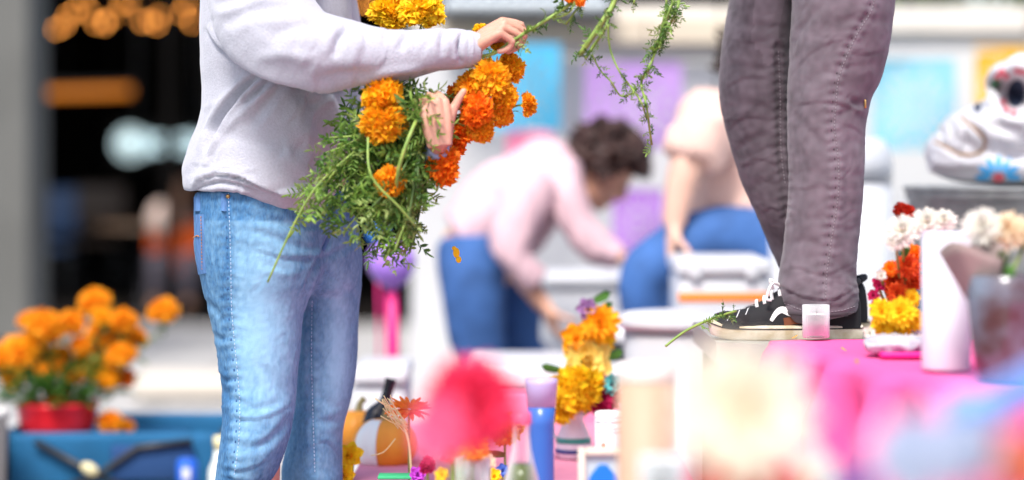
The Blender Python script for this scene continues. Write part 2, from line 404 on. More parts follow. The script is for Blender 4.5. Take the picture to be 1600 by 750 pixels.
slab = MB().box((0, 0, 0), (1.192, 1.192, .05), bev=.004).mesh('paving_slab', smooth=False); slab.materials.append(m_pave)
for i in range(-6, 3):
    for j in range(7, 13):
        o = bpy.data.objects.new('paving_slab', slab); C.objects.link(o); o.parent = pv; o.location = (i*1.2+.3, j*1.2+.5, -.012+random.uniform(-.0015, .0015))

# retaining wall of concrete panels with a coping and a planted hedge on it
WY = 9.0
wl = thing('retaining_wall', (3, WY, 0), 'pale grey concrete wall with paper banners hung across it', 'wall')
x0 = W(640, 0, WY).x; ztop = W(0, 53, WY).z
part('wall_core', MB().box(((x0+7)/2+.02, WY+.22, ztop/2-.03), (7-x0-.06, .3, ztop-.08)).mesh(smooth=False), m_joint, wl)
pw = 1.15
pan = MB().box((0, 0, 0), (pw-.012, .07, ztop-.006), bev=.004).mesh('wall_panel', smooth=False); pan.materials.append(m_wall)
k = 0; xx = x0+pw/2
while xx < 6.8: inst('wall_panel', pan, wl, Matrix.Translation((xx, WY+.035+random.uniform(0, .003), ztop/2))); xx += pw
cs = MB().box((0, 0, 0), (pw-.01, .42, W(0, -4, WY).z-ztop if False else .10), bev=.008).mesh('coping_stone', smooth=False); cs.materials.append(m_cope)
xx = x0+pw/2
while xx < 6.8: inst('coping_stone', cs, wl, Matrix.Translation((xx, WY+.17, ztop+.052))); xx += pw
# hedge: leafy mass in a bed on the wall
hb = MB()
for i in range(2600):
    x = random.uniform(1.05, 5.2); y = WY+random.uniform(.45, 1.1); z = ztop+.06+random.uniform(0, .45)
    d = Vector((random.gauss(0, 1), random.gauss(0, 1), random.gauss(.4, 1)))
    petal(hb, (x, y, z), d, Vector((0, -1, .3)), random.uniform(.04, .075), .03, ns=2, nw=1)
top('hedge', hb, mat('hedge_leaf', (.07, .15, .02), .6, col2=(.02, .05, .01), vscale=6, thin=True), 'clipped green hedge growing along the top of the concrete wall', 'hedge', (3, WY+.7, ztop))
hs = MB()
for i in range(30): hs.tube([(1.1+i*.14, WY+.8, ztop-.4), (1.12+i*.14, WY+.75, ztop+.2)], .012, n=5)
part('stem', hs, mat('bark', (.08, .05, .03), .9), bpy.data.objects['hedge'], kind='stuff')
part('planter_bed', MB().box((3.1, WY+.85, ztop-.5), (4.4, .9, .95)).mesh(smooth=False), mat('bed_soil', (.05, .035, .025), .95, bump=.5, bscale=30), wl)
# warm buff cladding behind the wall's top left, and the black sign rail in front of it
bc = thing('lower_wall_band', (.2, WY-.05, 0), 'buff stone band under the black sign rail', 'ledge')
for i in range(4):
    part('band_block', MB().box((W(690, 0, WY-.06).x+.19+i*.375, WY-.07, W(0, 50, WY).z), (.37, .10, PX(40, WY)), bev=.006).mesh(smooth=False), mat('buff_stone', (.60, .52, .40), .8, var=.1, vscale=5), bc)
sg = thing('sign_rail', (W(820, 0, 8.8).x, 8.8, W(0, 10, 8.8).z), 'black rail with a row of round pale bulbs above the wall', 'sign')
part('backing', MB().box(W(822, 2, 8.8), (PX(266, 8.8), .08, PX(46, 8.8)), bev=.005).mesh(smooth=False), mat('navy_panel', (.03, .05, .085), .6), sg)
part('lower_rail', MB().box(W(822, 27, 8.74), (PX(276, 8.8), .16, PX(9, 8.8)), bev=.004).mesh(smooth=False), m_black, sg)
bl = MB().blob((0, 0, 0), .033, nu=12, nv=8).mesh('bulb'); bl.materials.append(mat('opal_glass', (.55, .6, .62), .35))
for i in range(11): inst('bulb', bl, sg, Matrix.Translation(W(708+i*23, 9, 8.74)))

# the dark shopfront on the left, open to an unlit room
bd = thing('dark_building', (-4, 16, 0), 'dark open shopfront with an unlit interior behind the plaza', 'building')
dl, dr = W(40, 0, 15.3).x-2.6, W(1000, 0, 15.3).x
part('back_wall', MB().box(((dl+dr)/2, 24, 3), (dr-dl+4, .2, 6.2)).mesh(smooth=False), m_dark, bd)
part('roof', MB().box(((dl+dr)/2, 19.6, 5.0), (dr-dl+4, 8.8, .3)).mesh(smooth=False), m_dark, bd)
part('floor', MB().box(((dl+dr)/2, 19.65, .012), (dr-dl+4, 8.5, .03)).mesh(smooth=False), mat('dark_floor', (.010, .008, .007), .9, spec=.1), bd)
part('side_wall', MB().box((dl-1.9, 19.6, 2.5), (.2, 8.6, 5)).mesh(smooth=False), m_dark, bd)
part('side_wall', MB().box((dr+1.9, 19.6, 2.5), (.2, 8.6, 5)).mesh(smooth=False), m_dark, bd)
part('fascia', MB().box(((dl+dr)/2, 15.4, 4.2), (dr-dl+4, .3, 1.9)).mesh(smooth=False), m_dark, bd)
for px in (265, 330, 455): part('mullion', MB().box((W(px, 0, 15.4).x, 15.4, 1.6), (.07, .08, 3.2)).mesh(smooth=False), m_dark, bd)
cl = thing('column', (W(20, 0, 12).x, 12, 0), 'square grey concrete column at the left edge of the plaza', 'column')
part('shaft', MB().box((W(-60, 0, 12).x, 12, 2.4), (PX(240, 12), .5, 4.8), bev=.015).mesh(smooth=False), m_col, cl)
part('base', MB().box((W(-60, 0, 12).x, 12, .09), (PX(240, 12)+.08, .58, .17), bev=.01).mesh(smooth=False), m_dark, cl)
# warm string of bulbs
sl = thing('string_lights', W(200, 0, 17.2), 'strings of warm bulbs glowing inside the dark shopfront', 'string lights')
gb = MB().blob((0, 0, 0), .014, nu=8, nv=6).mesh('bulb'); gb.materials.append(mat('warm_bulb', (1.0, .36, .07), .3, emit=5))
cable = MB(); Bp = [(88, 46), (100, 40), (118, 18), (106, 26), (150, 36), (165, 32), (163, 38), (190, 8), (200, 3), (180, 25), (222, 34), (235, 32), (248, 25), (265, 12), (272, 16), (258, 3), (285, 22), (300, 35), (305, 2), (130, -4), (556, 5), (574, 3), (590, 12), (215, 15), (322, 20), (345, 30), (245, 38), (140, 20), (290, 6)]
for i, (a, b) in enumerate(Bp):
    p = W(a, b, 17.0+(i % 5)*.4); inst('bulb', gb, sl, Matrix.Translation(p)); cable.tube([p+Vector((0, 0, .014)), p+Vector((0, 0, 4.7-p.z))], .003, n=4)
part('cable', cable, m_black, sl)
lp = thing('bar_lamp', W(137, 144, 18), 'long amber tube lamp hanging in the dark shopfront', 'lamp')
part('tube', MB().tube([W(64, 146, 18), W(205, 142, 18)], .03, n=10), mat('amber_tube', (1.0, .30, .03), .3, emit=.26), lp)
part('housing', MB().box(W(135, 137, 18)+Vector((0, 0, .02)), (PX(150, 18), .07, .03)).mesh(smooth=False), m_black, lp)
part('cable', MB().tube([W(100, 137, 18), W(100, 137, 18)+Vector((0, 0, 3.1))], .004, n=4).tube([W(180, 137, 18), W(180, 137, 18)+Vector((0, 0, 3.1))], .004, n=4), m_black, lp)
# back-lit sign: a ring emblem and a row of strokes
bs = thing('lit_sign', W(250, 225, 16.5), 'pale glowing shop sign with a round emblem, too blurred to read', 'sign')
m_sgn = mat('sign_light', (.60, .78, .80), .4, emit=.20); m_sg2 = mat('sign_light_dim', (.50, .68, .72), .4, emit=.28)
def ring(cx, cy, r, w, d, frac=1., o=0.):
    pts = [W(cx, cy, d)+Vector((r*math.cos(o+q*2*math.pi*frac/20), 0, r*math.sin(o+q*2*math.pi*frac/20))) for q in range(21)]
    return MB().tube(pts, [(w, .02)]*21, n=6, sub=1)
part('emblem', MB().tube([W(203, 225, 16.5)+Vector((0, -.02, 0)), W(203, 225, 16.5)+Vector((0, .02, 0))], .07, n=24), m_sgn, bs)
part('emblem_ring', ring(203, 225, .10, .012, 16.5), m_sgn, bs)
for i, px in enumerate((232, 249, 266, 283, 300, 317)):
    c = W(px, 225, 16.5)
    if i % 2: part('letter', ring(px, 225, .045, .018, 16.5, .8, .6), m_sg2, bs)
    else: part('letter', MB().box(c-Vector((.012, 0, 0)), (.03, .03, .15)).box(c+Vector((.018, 0, .03)), (.05, .028, .03)).box(c+Vector((.018, 0, -.03)), (.05, .028, .03)).mesh(smooth=False), m_sg2, bs)
part('backing', MB().box(W(260, 225, 16.6), (.75, .04, .3)).mesh(smooth=False), m_dark, bs)
part('bracket', MB().tube([W(215, 215, 16.62), W(215, 215, 16.62)+Vector((0, .1, 3.6))], .012, n=6).tube([W(305, 215, 16.62), W(305, 215, 16.62)+Vector((0, .1, 3.6))], .012, n=6), m_black, bs)

# ------------------------------------------------------------------ paper banners (cut tissue flags) on a line
def banner(px0, px1, py0, py1, d, col, label, tilt=0, holes=True, ck=None):
    a = W(px0, py0, d); w = PX(px1-px0, d); h = PX(py1-py0, d); nx, nz = 22, 20; mb = MB()
    rs = random.Random(int(px0)); keep = {}
    for i in range(nx+1):
        for j in range(nz+1):
            u = i/nx; v = j/nz; x = a.x+w*u; z = a.z-h*v+tilt*u*.001
            if j == nz: z += .008*(i % 2)
            keep[i, j] = len(mb.v); mb.v.append((x, d+.012*math.sin(u*5+px0)+.01*math.sin(v*4+u*3), z))
    for i in range(nx):
        for j in range(nz):
            cx, cy = abs(i-nx/2+.5), abs(j-nz/2+.5); r = math.hypot(cx, cy)
            hole = holes and 1 < i < nx-2 and 1 < j < nz-1 and ((3 < r < 5.2 and (int(cx)+int(cy)) % 2) or (6 < r < 9 and (int(cx)*3+int(cy)*5) % 4 == 0) or r < 1.2)
            if not hole: mb.f.append((keep[i, j], keep[i+1, j], keep[i+1, j+1], keep[i, j+1]))
    root = thing('paper_banner', (a.x+w/2, d, a.z), label, 'banner', 'cut paper banners strung in front of the wall')
    part('paper', mb, mat('tissue_'+ck, col, .8, var=.12, vscale=8, thin=True), root)
    part('hem', MB().box((a.x+w/2, d+.014, a.z+.004+tilt*.0005), (w, .006, .012)).mesh(smooth=False), mat('tissue_'+ck, col), root)
banner(762, 876, 72, 206, 8.6, (.10, .50, .76), 'sky blue cut paper banner beside the orange marigolds', ck='blue')
banner(914, 1066, 102, 234, 8.6, (.50, .30, .66), 'purple cut paper banner hanging behind the dark curly hair', ck='purple')
banner(958, 1036, 300, 396, 8.5, (.42, .19, .60), 'small purple paper banner low on the wall beside the bending woman', ck='violet')
banner(1364, 1492, 96, 236, 8.6, (.28, .60, .72), 'pale turquoise paper banner to the right of the grey trousers', ck='turquoise')
banner(1524, 1640, 84, 190, 8.6, (.85, .48, .03), 'yellow cut paper banner behind the painted skull', tilt=40, ck='yellow')
banner(792, 862, 210, 262, 8.5, (.85, .22, .38), 'pink cut paper banner above the bending woman', ck='pink')
lineA = MB().tube([W(700, 64, 8.61), W(762, 72, 8.615), W(990, 101, 8.615), W(1080, 98, 8.615), W(1364, 95, 8.615), W(1524, 84, 8.615), W(1720, 50, 8.61)], .003, n=5)
top('string', lineA, mat('twine', (.6, .58, .5), .9), 'thin cord carrying the upper paper banners along the wall', 'string', W(700, 64, 8.61))
lineB = MB().tube([W(700, 190, 8.51), W(792, 208, 8.515), W(862, 209, 8.515), W(958, 299, 8.515), W(1036, 299, 8.515), W(1100, 260, 8.51)], .003, n=5)
top('string', lineB, mat('twine', (.6, .58, .5)), 'thin cord carrying the two lower paper banners', 'string', W(700, 190, 8.51))

# ------------------------------------------------------------------ people behind
m_skin = mat('skin', (.60, .33, .23), .5, var=.12, vscale=20, sss=.15)
m_skin2 = mat('skin_pale', (.68, .42, .32), .5, var=.1, vscale=20, sss=.15)
m_pinkshirt = mat('pink_shirt', (.66, .45, .49), .8, var=.12, vscale=60, bump=.3, bscale=60)
m_jeanbg = mat('blue_jeans', (.045, .13, .36), .85, var=.3, vscale=14, bump=.3, bscale=120)
D = 7.0
bw = thing('person', (W(780, 0, D).x, D, 0), 'bending woman with short dark curly hair, pink checked shirt and blue jeans', 'person')
c_h = W(943, 268, D); fw = Vector((.75, -.1, -.75)); hu = Vector((.8, 0, .6))
b = MB(); head(b, c_h, fw, hu, .88)
b.tube([W(870, 255, D), W(925, 275, D)], [.045, .04], n=12)
Ra = [W(880, 290, D-.15), W(905, 360, D-.18), W(965, 402, D-.2)]; La = [W(820, 300, D-.22), W(800, 395, D-.24), W(850, 478, D-.22)]
for A in (Ra, La): b.tube(A, [.045, .038, .026], n=12)
hand(b, Ra[2], (.9, -.1, -.25), (.1, .1, -1), 1, (25, 30, 20), .95); hand(b, La[2], (.45, 0, -.9), (1, .2, 0), 1, (25, 30, 20), .95)
b.tube([W(740, 410, D), W(810, 320, D), W(880, 262, D)], [(.12, .11), (.11, .11), (.09, .11)], n=16)
for dx, px in ((-.1, 745), (.1, 815)):
    b.tube([W(745, 400, D+dx), W(px, 560, D+dx), (W(px-15, 0, D).x, D+dx, .09)], [.08, .055, .04], n=12); b.blob((W(px-15, 0, D).x+.06, D+dx, .05), (.12, .045, .045))
part('body', remesh(b, .009, 4), m_skin, bw)
face_parts(bw, c_h, fw, hu, .88)
s = MB(); s.tube([W(730, 380, D), W(768, 350, D), W(815, 312, D), W(860, 275, D), W(893, 270, D)], [(.11, .14), (.135, .14), (.138, .15), (.108, .16), (.055, .08)], n=20)
s.tube([W(868, 272, D-.12), W(888, 308, D-.16), W(908, 362, D-.18), W(968, 404, D-.2)], [(.07, .07), (.058, .06), (.05, .05), (.036, .036)], n=14)
s.tube([W(835, 288, D-.16), W(812, 330, D-.22), W(800, 392, D-.24), W(838, 440, D-.23)], [(.08, .08), (.066, .065), (.052, .052), (.04, .04)], n=14)
sm = remesh(s, .009, 5); wrinkle(sm, .014, (9, 9, 6), 3.); wrinkle(sm, .004, (18, 18, 10), 7., ridged=True)
part('shirt', sm, m_pinkshirt, bw)
j = MB()
for dx, px, pb in ((-.10, 742, 752), (.10, 800, 825)):
    j.tube([W(738, 385, D+dx*.6), W(px-4, 450, D+dx), W(px+6, 540, D+dx), (W(pb, 0, D).x, D+dx, .45), (W(pb-10, 0, D).x, D+dx, .08)], [(.10, .12), (.098, .10), (.078, .08), (.065, .07), (.055, .06)], n=16)
jm = remesh(j, .010, 4); wrinkle(jm, .008, (10, 10, 8), 5.); part('jeans', jm, m_jeanbg, bw)
hm = remesh(curly_hair(c_h, fw, hu, .92, n=340, length=.026, rad=.017), .006, 1); wrinkle(hm, .006, (60, 60, 60), 4.)
part('hair', hm, mat('hair_brown', (.016, .006, .005), .6, col2=(.05, .017, .011), vscale=55, bump=.6, bscale=140), bw)
for dx, px in ((-.1, 735), (.1, 810)): part('shoe', MB().blob((W(px, 0, D).x+.04, D+dx, .045), (.15, .052, .045)), m_black, bw)

D = 6.5
sp = thing('person', (W(1150, 0, D).x, D, 0), 'seated person in a peach t-shirt and blue jeans behind the standing man', 'person')
b = MB(); hc = W(1200, 112, D); head(b, hc, (-.6, -.2, -.5), (-.2, 0, 1), 1.)
b.tube([W(1150, 175, D), W(1170, 120, D)], .06, n=12)
A = [W(1098, 200, D-.2), W(1070, 268, D-.24), W(1052, 352, D-.25)]
b.tube(A, [.052, .046, .032], n=14); hand(b, A[2], (-.1, -.1, -1), (1, 0, -.2), 1, (30, 30, 20), 1.)
A2 = [W(1190, 200, D+.2), W(1160, 300, D+.2), W(1090, 350, D+.1)]; b.tube(A2, [.05, .042, .03], n=12); hand(b, A2[2], (-.9, -.2, -.3), (0, 0, -1), -1, (30, 30, 20), 1.)
b.tube([W(1160, 370, D), W(1140, 260, D), W(1140, 180, D)], [(.15, .11), (.15, .11), (.13, .12)], n=16)
part('body', remesh(b, .009, 4), m_skin2, sp); face_parts(sp, hc, (-.6, -.2, -.5), (-.2, 0, 1))
s = MB(); s.tube([W(1168, 385, D), W(1160, 330, D), W(1148, 250, D), W(1140, 185, D), (W(1145, 150, D))], [(.17, .14), (.185, .15), (.165, .15), (.14, .18), (.08, .09)], n=20)
s.tube([W(1118, 178, D-.13), W(1098, 208, D-.2), W(1080, 250, D-.23)], [(.09, .08), (.085, .075), (.072, .068)], n=16)
s.tube([W(1170, 178, D+.13), W(1185, 215, D+.2), W(1170, 262, D+.22)], [(.09, .08), (.085, .075), (.07, .068)], n=16)
sm = remesh(s, .009, 5); wrinkle(sm, .014, (8, 8, 6), 8.); wrinkle(sm, .008, (15, 15, 9), 5., ridged=True); part('shirt', sm, mat('peach_shirt', (.72, .48, .40), .85, var=.08, vscale=30), sp)
j = MB()
j.tube([W(1190, 388, D-.1), W(1110, 375, D-.16), W(1022, 412, D-.18), W(1002, 445, D-.18), W(1012, 500, D-.16), W(1030, 640, D-.12)], [(.12, .11), (.088, .10), (.072, .08), (.065, .07), (.06, .06), (.05, .05)], n=16)
j.tube([W(1190, 388, D+.1), W(1120, 392, D+.16), W(1050, 425, D+.18), W(1045, 520, D+.16), W(1055, 650, D+.16)], [(.12, .11), (.088, .10), (.072, .08), (.06, .06), (.05, .05)], n=16)
jm = remesh(j, .010, 4); wrinkle(jm, .008, (10, 10, 8), 2.); part('jeans', jm, m_jeanbg, sp)
part('hair', curly_hair(hc, (-.6, -.2, -.5), (-.2, 0, 1), .95, n=160), mat('hair_dark', (.03, .015, .01), .5), sp)
for y in (-.12, .16): part('shoe', MB().blob((W(1020, 0, D).x, D+y, .06), (.15, .05, .055)), m_black, sp)
part('belt', MB().tube([W(1175, 366, D), W(1172, 372, D)], [(.172, .15)]*2, n=20), m_black, sp)

# seated figure in an orange shirt deep inside the shopfront
D = 17.2
DZ = -.17
of = thing('person', (W(285, 0, D).x, D, 0), 'distant seated person in an orange shirt inside the dark shopfront', 'person')
b = MB(); x = W(282, 0, D).x
head(b, (x, D, 1.0+DZ), (.2, -1, 0), (0, 0, 1), .95); b.tube([(x, D, .75+DZ), (x, D, .92+DZ)], .055, n=10)
b.tube([(x, D, .40+DZ), (x, D, .8+DZ)], [(.15, .1), (.16, .1)], n=12)
for q in (-1, 1):
    b.tube([(x+q*.17, D, .74+DZ), (x+q*.2, D-.08, .52+DZ), (x+q*.1, D-.3, .46+DZ)], [.045, .04, .03], n=10); b.tube([(x+q*.1, D, .42+DZ), (x+q*.11, D-.4, .44+DZ*.5), (x+q*.11, D-.42, .06)], [.07, .055, .04], n=10); b.blob((x+q*.11, D-.48, .04), (.045, .12, .04))
    hand(b, (x+q*.1, D-.3, .46+DZ), (-q*.3, -1, -.1), (0, 0, -1), 1, (30, 30, 20), .9)
part('body', remesh(b, .014, 3), mat('skin_tan', (.30, .16, .10), .6), of); face_parts(of, (x, D, 1.0+DZ), (.2, -1, 0), (0, 0, 1), .95)
s = MB().tube([(x, D, .38+DZ), (x, D, .6+DZ), (x, D, .79+DZ)], [(.17, .12), (.185, .13), (.15, .1)], n=14)
for q in (-1, 1): s.tube([(x+q*.15, D, .76+DZ), (x+q*.2, D-.08, .56+DZ)], [.07, .06], n=10)
part('shirt', remesh(s, .014, 4), mat('orange_shirt', (.95, .13, .01), .8), of)
j = MB()
for q in (-1, 1): j.tube([(x+q*.1, D, .42+DZ), (x+q*.11, D-.4, .44+DZ*.5), (x+q*.11, D-.42, .1)], [.09, .07, .055], n=10)
part('trousers', remesh(j, .014, 4), mat('dark_trousers', (.08, .07, .09), .8), of)
part('hair', curly_hair(Vector((x, D, 1.0+DZ)), (.2, -1, 0), (0, 0, 1), .95, n=90), mat('hair_dark', (.03, .015, .01)), of)
def cafe_chair(x, y, lab, col=(.05, .055, .08)):
    sh_ = .17 if 'under the person' in lab else 0
    t = thing('cafe_chair', (x, y, 0), lab, 'chair', 'cafe chairs in the shopfront'); m = mat('chair_%d' % int(col[2]*100), col, .5)
    part('seat', MB().box((x, y, .42-sh_), (.42, .42, .04), bev=.01), m, t); part('backrest', MB().box((x, y+.2, .68-sh_), (.40, .03, .34), bev=.012), m, t)
    for a in (-1, 1):
        for c in (-1, 1): part('leg', MB().tube([(x+a*.18, y+c*.18, .40-sh_), (x+a*.2, y+c*.2, 0)], .013, n=6), m_black, t)
cafe_chair(W(282, 0, 17.2).x, 17.25, 'dark chair under the person in the orange shirt')
cafe_chair(W(70, 0, 17.6).x, 17.6, 'slate blue cafe chair beside the grey column', (.03, .07, .16))
cafe_chair(W(150, 0, 19).x, 19, 'dark brown cafe chair in the middle of the shopfront', (.07, .045, .03))
ct = thing('cafe_table', (W(225, 0, 16).x, 16, 0), 'round dark cafe table beside the person in orange', 'table'); x = ct.location.x
part('tabletop', MB().lathe((x, 16, .60), [(.30, 0), (.31, .01), (.31, .025), (.30, .03)]), mat('wood_dark', (.10, .06, .035), .5), ct)
part('pedestal', MB().lathe((x, 16, 0), [(.2, 0), (.2, .02), (.03, .04), (.03, .6)]), m_black, ct)
pb = thing('paper_bag', (W(255, 0, 15.7).x, 15.7, .63), 'pale round paper lantern on the dark cafe table', 'lantern')
part('shade', MB().blob((W(255, 0, 15.75).x, 15.75, .75-.3+.02+.2), (.10, .10, .12)), mat('lantern_paper', (.55, .42, .36), .8), pb)
pb.name = 'paper_lantern'
# long pale kerb bench
kb = thing('stone_bench', (W(300, 0, 10.6).x, 10.6, 0), 'low cream stone bench block on the plaza pavement', 'bench')
part('seat', MB().box((W(330, 0, 10.6).x, 10.6, PX(1, 1)*0+.05+.03), (PX(230, 10.6), .35, .09), bev=.012), mat('cream_stone', (.62, .56, .48), .8, var=.08), kb)
for q in (-1, 1): part('support', MB().box((W(330, 0, 10.6).x+q*.25, 10.6, .02), (.1, .25, .04)).mesh(smooth=False), m_col, kb)

# ------------------------------------------------------------------ purple balloon on a magenta pole, blue one beside
D = 6.6
def balloon(px, py, r, D, lab, ck, col, pole):
    c = W(px, py, D); t = thing('balloon', (c.x, D, 0), lab, 'balloon', 'balloons on sticks')
    prof = [(.001, -1.22), (.06, -1.18), (.04, -1.12), (.25, -1.0), (.62, -.75), (.88, -.38), (1, .05), (.95, .4), (.75, .72), (.4, .93), (.001, 1)]
    part('skin', MB().lathe(c, [(a*r, z*r) for a, z in prof], n=24), mat('balloon_'+ck, col, .3, spec=.5), t)
    part('stick', MB().tube([c-Vector((0, 0, 1.15*r)), (c.x+.01, D, .02)], PX(pole, D), n=8), mat('magenta_stick', (.75, .02, .20), .4), t)
    part('weight', MB().lathe((c.x+.01, D, 0), [(.07, 0), (.07, .03), (.02, .05)], n=12), m_black, t)
balloon(612, 412, .067, D, 'purple balloon on a thick magenta stick behind the blue jeans', 'purple', (.38, .20, .70), 10)
balloon(590, 366, .03, 6.9, 'small blue balloon behind the marigold bouquet', 'blue', (.02, .22, .75), 2)

# ------------------------------------------------------------------ white furniture between the walls
m_white = mat('white_plastic', (.62, .63, .65), .35)
m_offw = mat('off_white', (.60, .58, .55), .6)
def crate(px0, px1, py0, py1, d, lab, ground=True):
    a = W(px0, py0, d); bb = W(px1, py1, d)
    if ground: bb.z = 0
    t = thing('storage_box', ((a.x+bb.x)/2, d, 0), lab, 'box')
    c = (a+bb)/2; w = bb.x-a.x; h = a.z-bb.z
    part('tub', MB().box((c.x, d, c.z-.02), (w*.96, .34, h-.04), bev=.015), m_white, t)
    part('lid', MB().box((c.x, d, a.z-.02), (w, .37, .04), bev=.012), m_white, t)
    return t, c, w
ob, c, w = crate(1050, 1192, 400, 500, 6.0, 'white storage box with an orange band behind the standing shoe', False)
part('orange_band', MB().box((c.x, 6.0-.172, W(0, 458, 6).z), (w*.965, .008, PX(13, 6)), bev=.002), mat('orange_band', (.85, .22, .02), .5), ob)
for q in (-1, 1): part('latch', MB().box((c.x+q*w*.3, 6.0-.18, W(0, 416, 6).z), (.03, .016, .04), bev=.003), m_white, ob)
ft = thing('folding_table', (W(1120, 0, 6).x, 6.0, 0), 'low white folding table under the orange banded box', 'table'); zt = W(0, 500, 6).z
part('tabletop', MB().box((W(1085, 0, 6).x, 6.05, zt-.02), (PX(330, 6), .6, .036), bev=.01), m_white, ft)
for a in (-1, 1):
    for q in (-1, 1): part('leg', MB().tube([(W(1085, 0, 6).x+a*.2, 6.05+q*.24, zt-.03), (W(1085, 0, 6).x+a*.23, 6.05+q*.26, 0)], .014, n=8), m_col, ft)
# tall white bin with rounded shoulders
D = 6.3; t = thing('white_bin', (W(1296, 0, D).x, D, 0), 'tall white plastic bin with rounded top behind the grey trousers', 'bin'); xc = W(1296, 0, D).x; rr = PX(96, D); zt = W(0, 214, D).z
part('barrel', MB().lathe((xc, D, 0), [(rr*.95, 0), (rr*.97, .3), (rr, zt-.12)], n=40), m_white, t)
part('lid', MB().lathe((xc, D, zt-.117), [(rr*1.015, 0), (rr*1.015, .05), (rr*.97, .09), (rr*.85, .112), (.001, .117)], n=40), m_white, t)
# clear bin with a white lid and wrapped base, left of the shoe
D = 5.2; t = thing('lidded_tub', (W(1040, 0, D).x, D, 0), 'translucent grey tub with a round white lid left of the shoe', 'tub'); xc = W(1072, 0, D).x; rr = PX(104, D); zt = W(0, 486, D).z
part('lid', MB().lathe((xc, D, zt-.035), [(rr, 0), (rr*1.02, .01), (rr, .028), (rr*.9, .034), (.001, .036)], n=40), m_white, t)
part('barrel', MB().lathe((xc, D, 0), [(rr*.8, 0), (rr*.82, .05), (rr*.93, zt-.036)], n=40), mat('grey_plastic', (.48, .48, .50), .3), t)
# the white cooler box by the pumpkins
crate(556, 642, 566, 672, 6.0, 'white cooler box between the blue jeans and the red flower')
# second low white and pink bench behind the yellow flowers
D = 5.9; t = thing('display_bench', (W(830, 0, D).x, D, 0), 'low display bench with white top and pink skirt behind the altar', 'bench'); zt = W(0, 564, D).z
part('top', MB().box((W(860, 0, D).x, D, zt-.02), (PX(250, D), .5, .05), bev=.01), m_white, t)
part('skirt', MB().box((W(860, 0, D).x, D-.02, (zt-.05)/2), (PX(235, D), .46, zt-.05), bev=.008), mat('pink_card', (.80, .22, .38), .8), t)
# tall pale crumpled wrap right of the yellow flowers: white cake box
crate(845, 990, 425, 560, 7.6, 'long white box on the ground behind the bending woman')
# ------------------------------------------------------------------ table, cloths, lower altar tier
m_pinkcloth = mat('pink_cloth', (.86, .10, .32), .85, var=.06, vscale=5, bump=.25, bscale=300, bdist=.0006)
TZ = .735
tb = thing('display_table', (1.1, 3.6, 0), 'long white folding table on which the man stands', 'table')
tx0 = lambda y: .335+(4.95-y)*.0  # left edge
A_ = [(.30, 4.95), (1.75, 4.95), (1.75, 1.9), (.86, 1.9)]      # outline, the left side runs aslant towards the camera
B_ = [(.37, 4.95), (.372, 4.40), (.50, 4.32), (.92, 1.9), (1.75, 1.9), (1.75, 4.95)]
mb = MB(); n = len(B_)
mb.v = [(x, y, TZ-.04) for x, y in B_]+[(x, y, TZ) for x, y in B_]; mb.f = [tuple(range(n)), tuple(range(2*n-1, n-1, -1))]+[(i, i+n, (i+1) % n+n, (i+1) % n) for i in range(n)]
part('tabletop', mb.mesh(smooth=False), mat('table_laminate', (.34, .335, .31), .5, var=.12, vscale=9), tb)
for x, y in ((.40, 4.85), (.60, 4.30), (1.65, 4.85), (1.0, 2.1), (1.65, 2.1)): part('leg', MB().tube([(x, y, TZ-.04), (x, y, 0)], .016, n=8), m_col, tb)
# pink cloth: lies on the near part, drapes down the slanting left side
mb = MB(); nu, nv = 90, 60; EX, EY = Vector((.475, 4.36, 0)), Vector((.905, 1.92, 0)); out = Vector((-(EY-EX).y, (EY-EX).x, 0)).normalized(); 
if out.x > 0: out = -out
tang = (EY-EX)
for i in range(nu+1):
    u = i/nu; e = EX+tang*u
    for j in range(nv+1):
        v = j/nv*1.55
        if v < .85:      # on the table
            far = (1-v/.85); p = Vector((e.x+(1.72-e.x)*far, e.y-.03*far*u, TZ+.007+.0015*math.sin(e.x*40+far*9)+.003*max(0, math.sin(u*21+far*6))*far)); 
        else:
            h = (v-.85); a = min(1, h/.03); f = 1
            fold = (math.sin(u*74+math.sin(u*9)*2+h*2.2)*.7+math.sin(u*121+1+h)*.25)*min(1, h/.10)
            p = Vector((e.x, e.y, TZ+.006-max(0, h-.006)))+out*(.008+.012*min(1, h/.02)+.042*fold*(1+.6*h)+.05*h)
        mb.v.append(tuple(p))
for i in range(nu):
    for j in range(nv): mb.f.append((i*(nv+1)+j, i*(nv+1)+j+1, (i+1)*(nv+1)+j+1, (i+1)*(nv+1)+j))
cl = top('tablecloth', mb, m_pinkcloth, 'bright pink tablecloth draped over the near part of the white table', 'tablecloth', (1, 3, TZ))
md = cl.modifiers.new('t', 'SOLIDIFY'); md.thickness = .002
# lower altar tier
LZ = .46
at = thing('altar_step', (-.1, 4.5, 0), 'lower altar step with a pink cover in front of the girl', 'altar')
part('board', MB().box((.02, 4.62, LZ-.02), (.66, 2.0, .03), bev=.006), mat('pink_cover', (.74, .26, .38), .85, var=.08, vscale=14), at)
part('front_board', MB().box((.02, 3.60, LZ/2-.02), (.64, .02, LZ-.04)).mesh(smooth=False), mat('pink_cover', (.8, .3, .4)), at)
part('side_board', MB().box((-.29, 4.62, LZ/2-.02), (.02, 1.98, LZ-.04)).mesh(smooth=False), mat('pink_cover', (.8, .3, .4)), at)
part('side_board', MB().box((.33, 4.62, LZ/2-.02), (.02, 1.98, LZ-.04)).mesh(smooth=False), mat('pink_cover', (.8, .3, .4)), at)
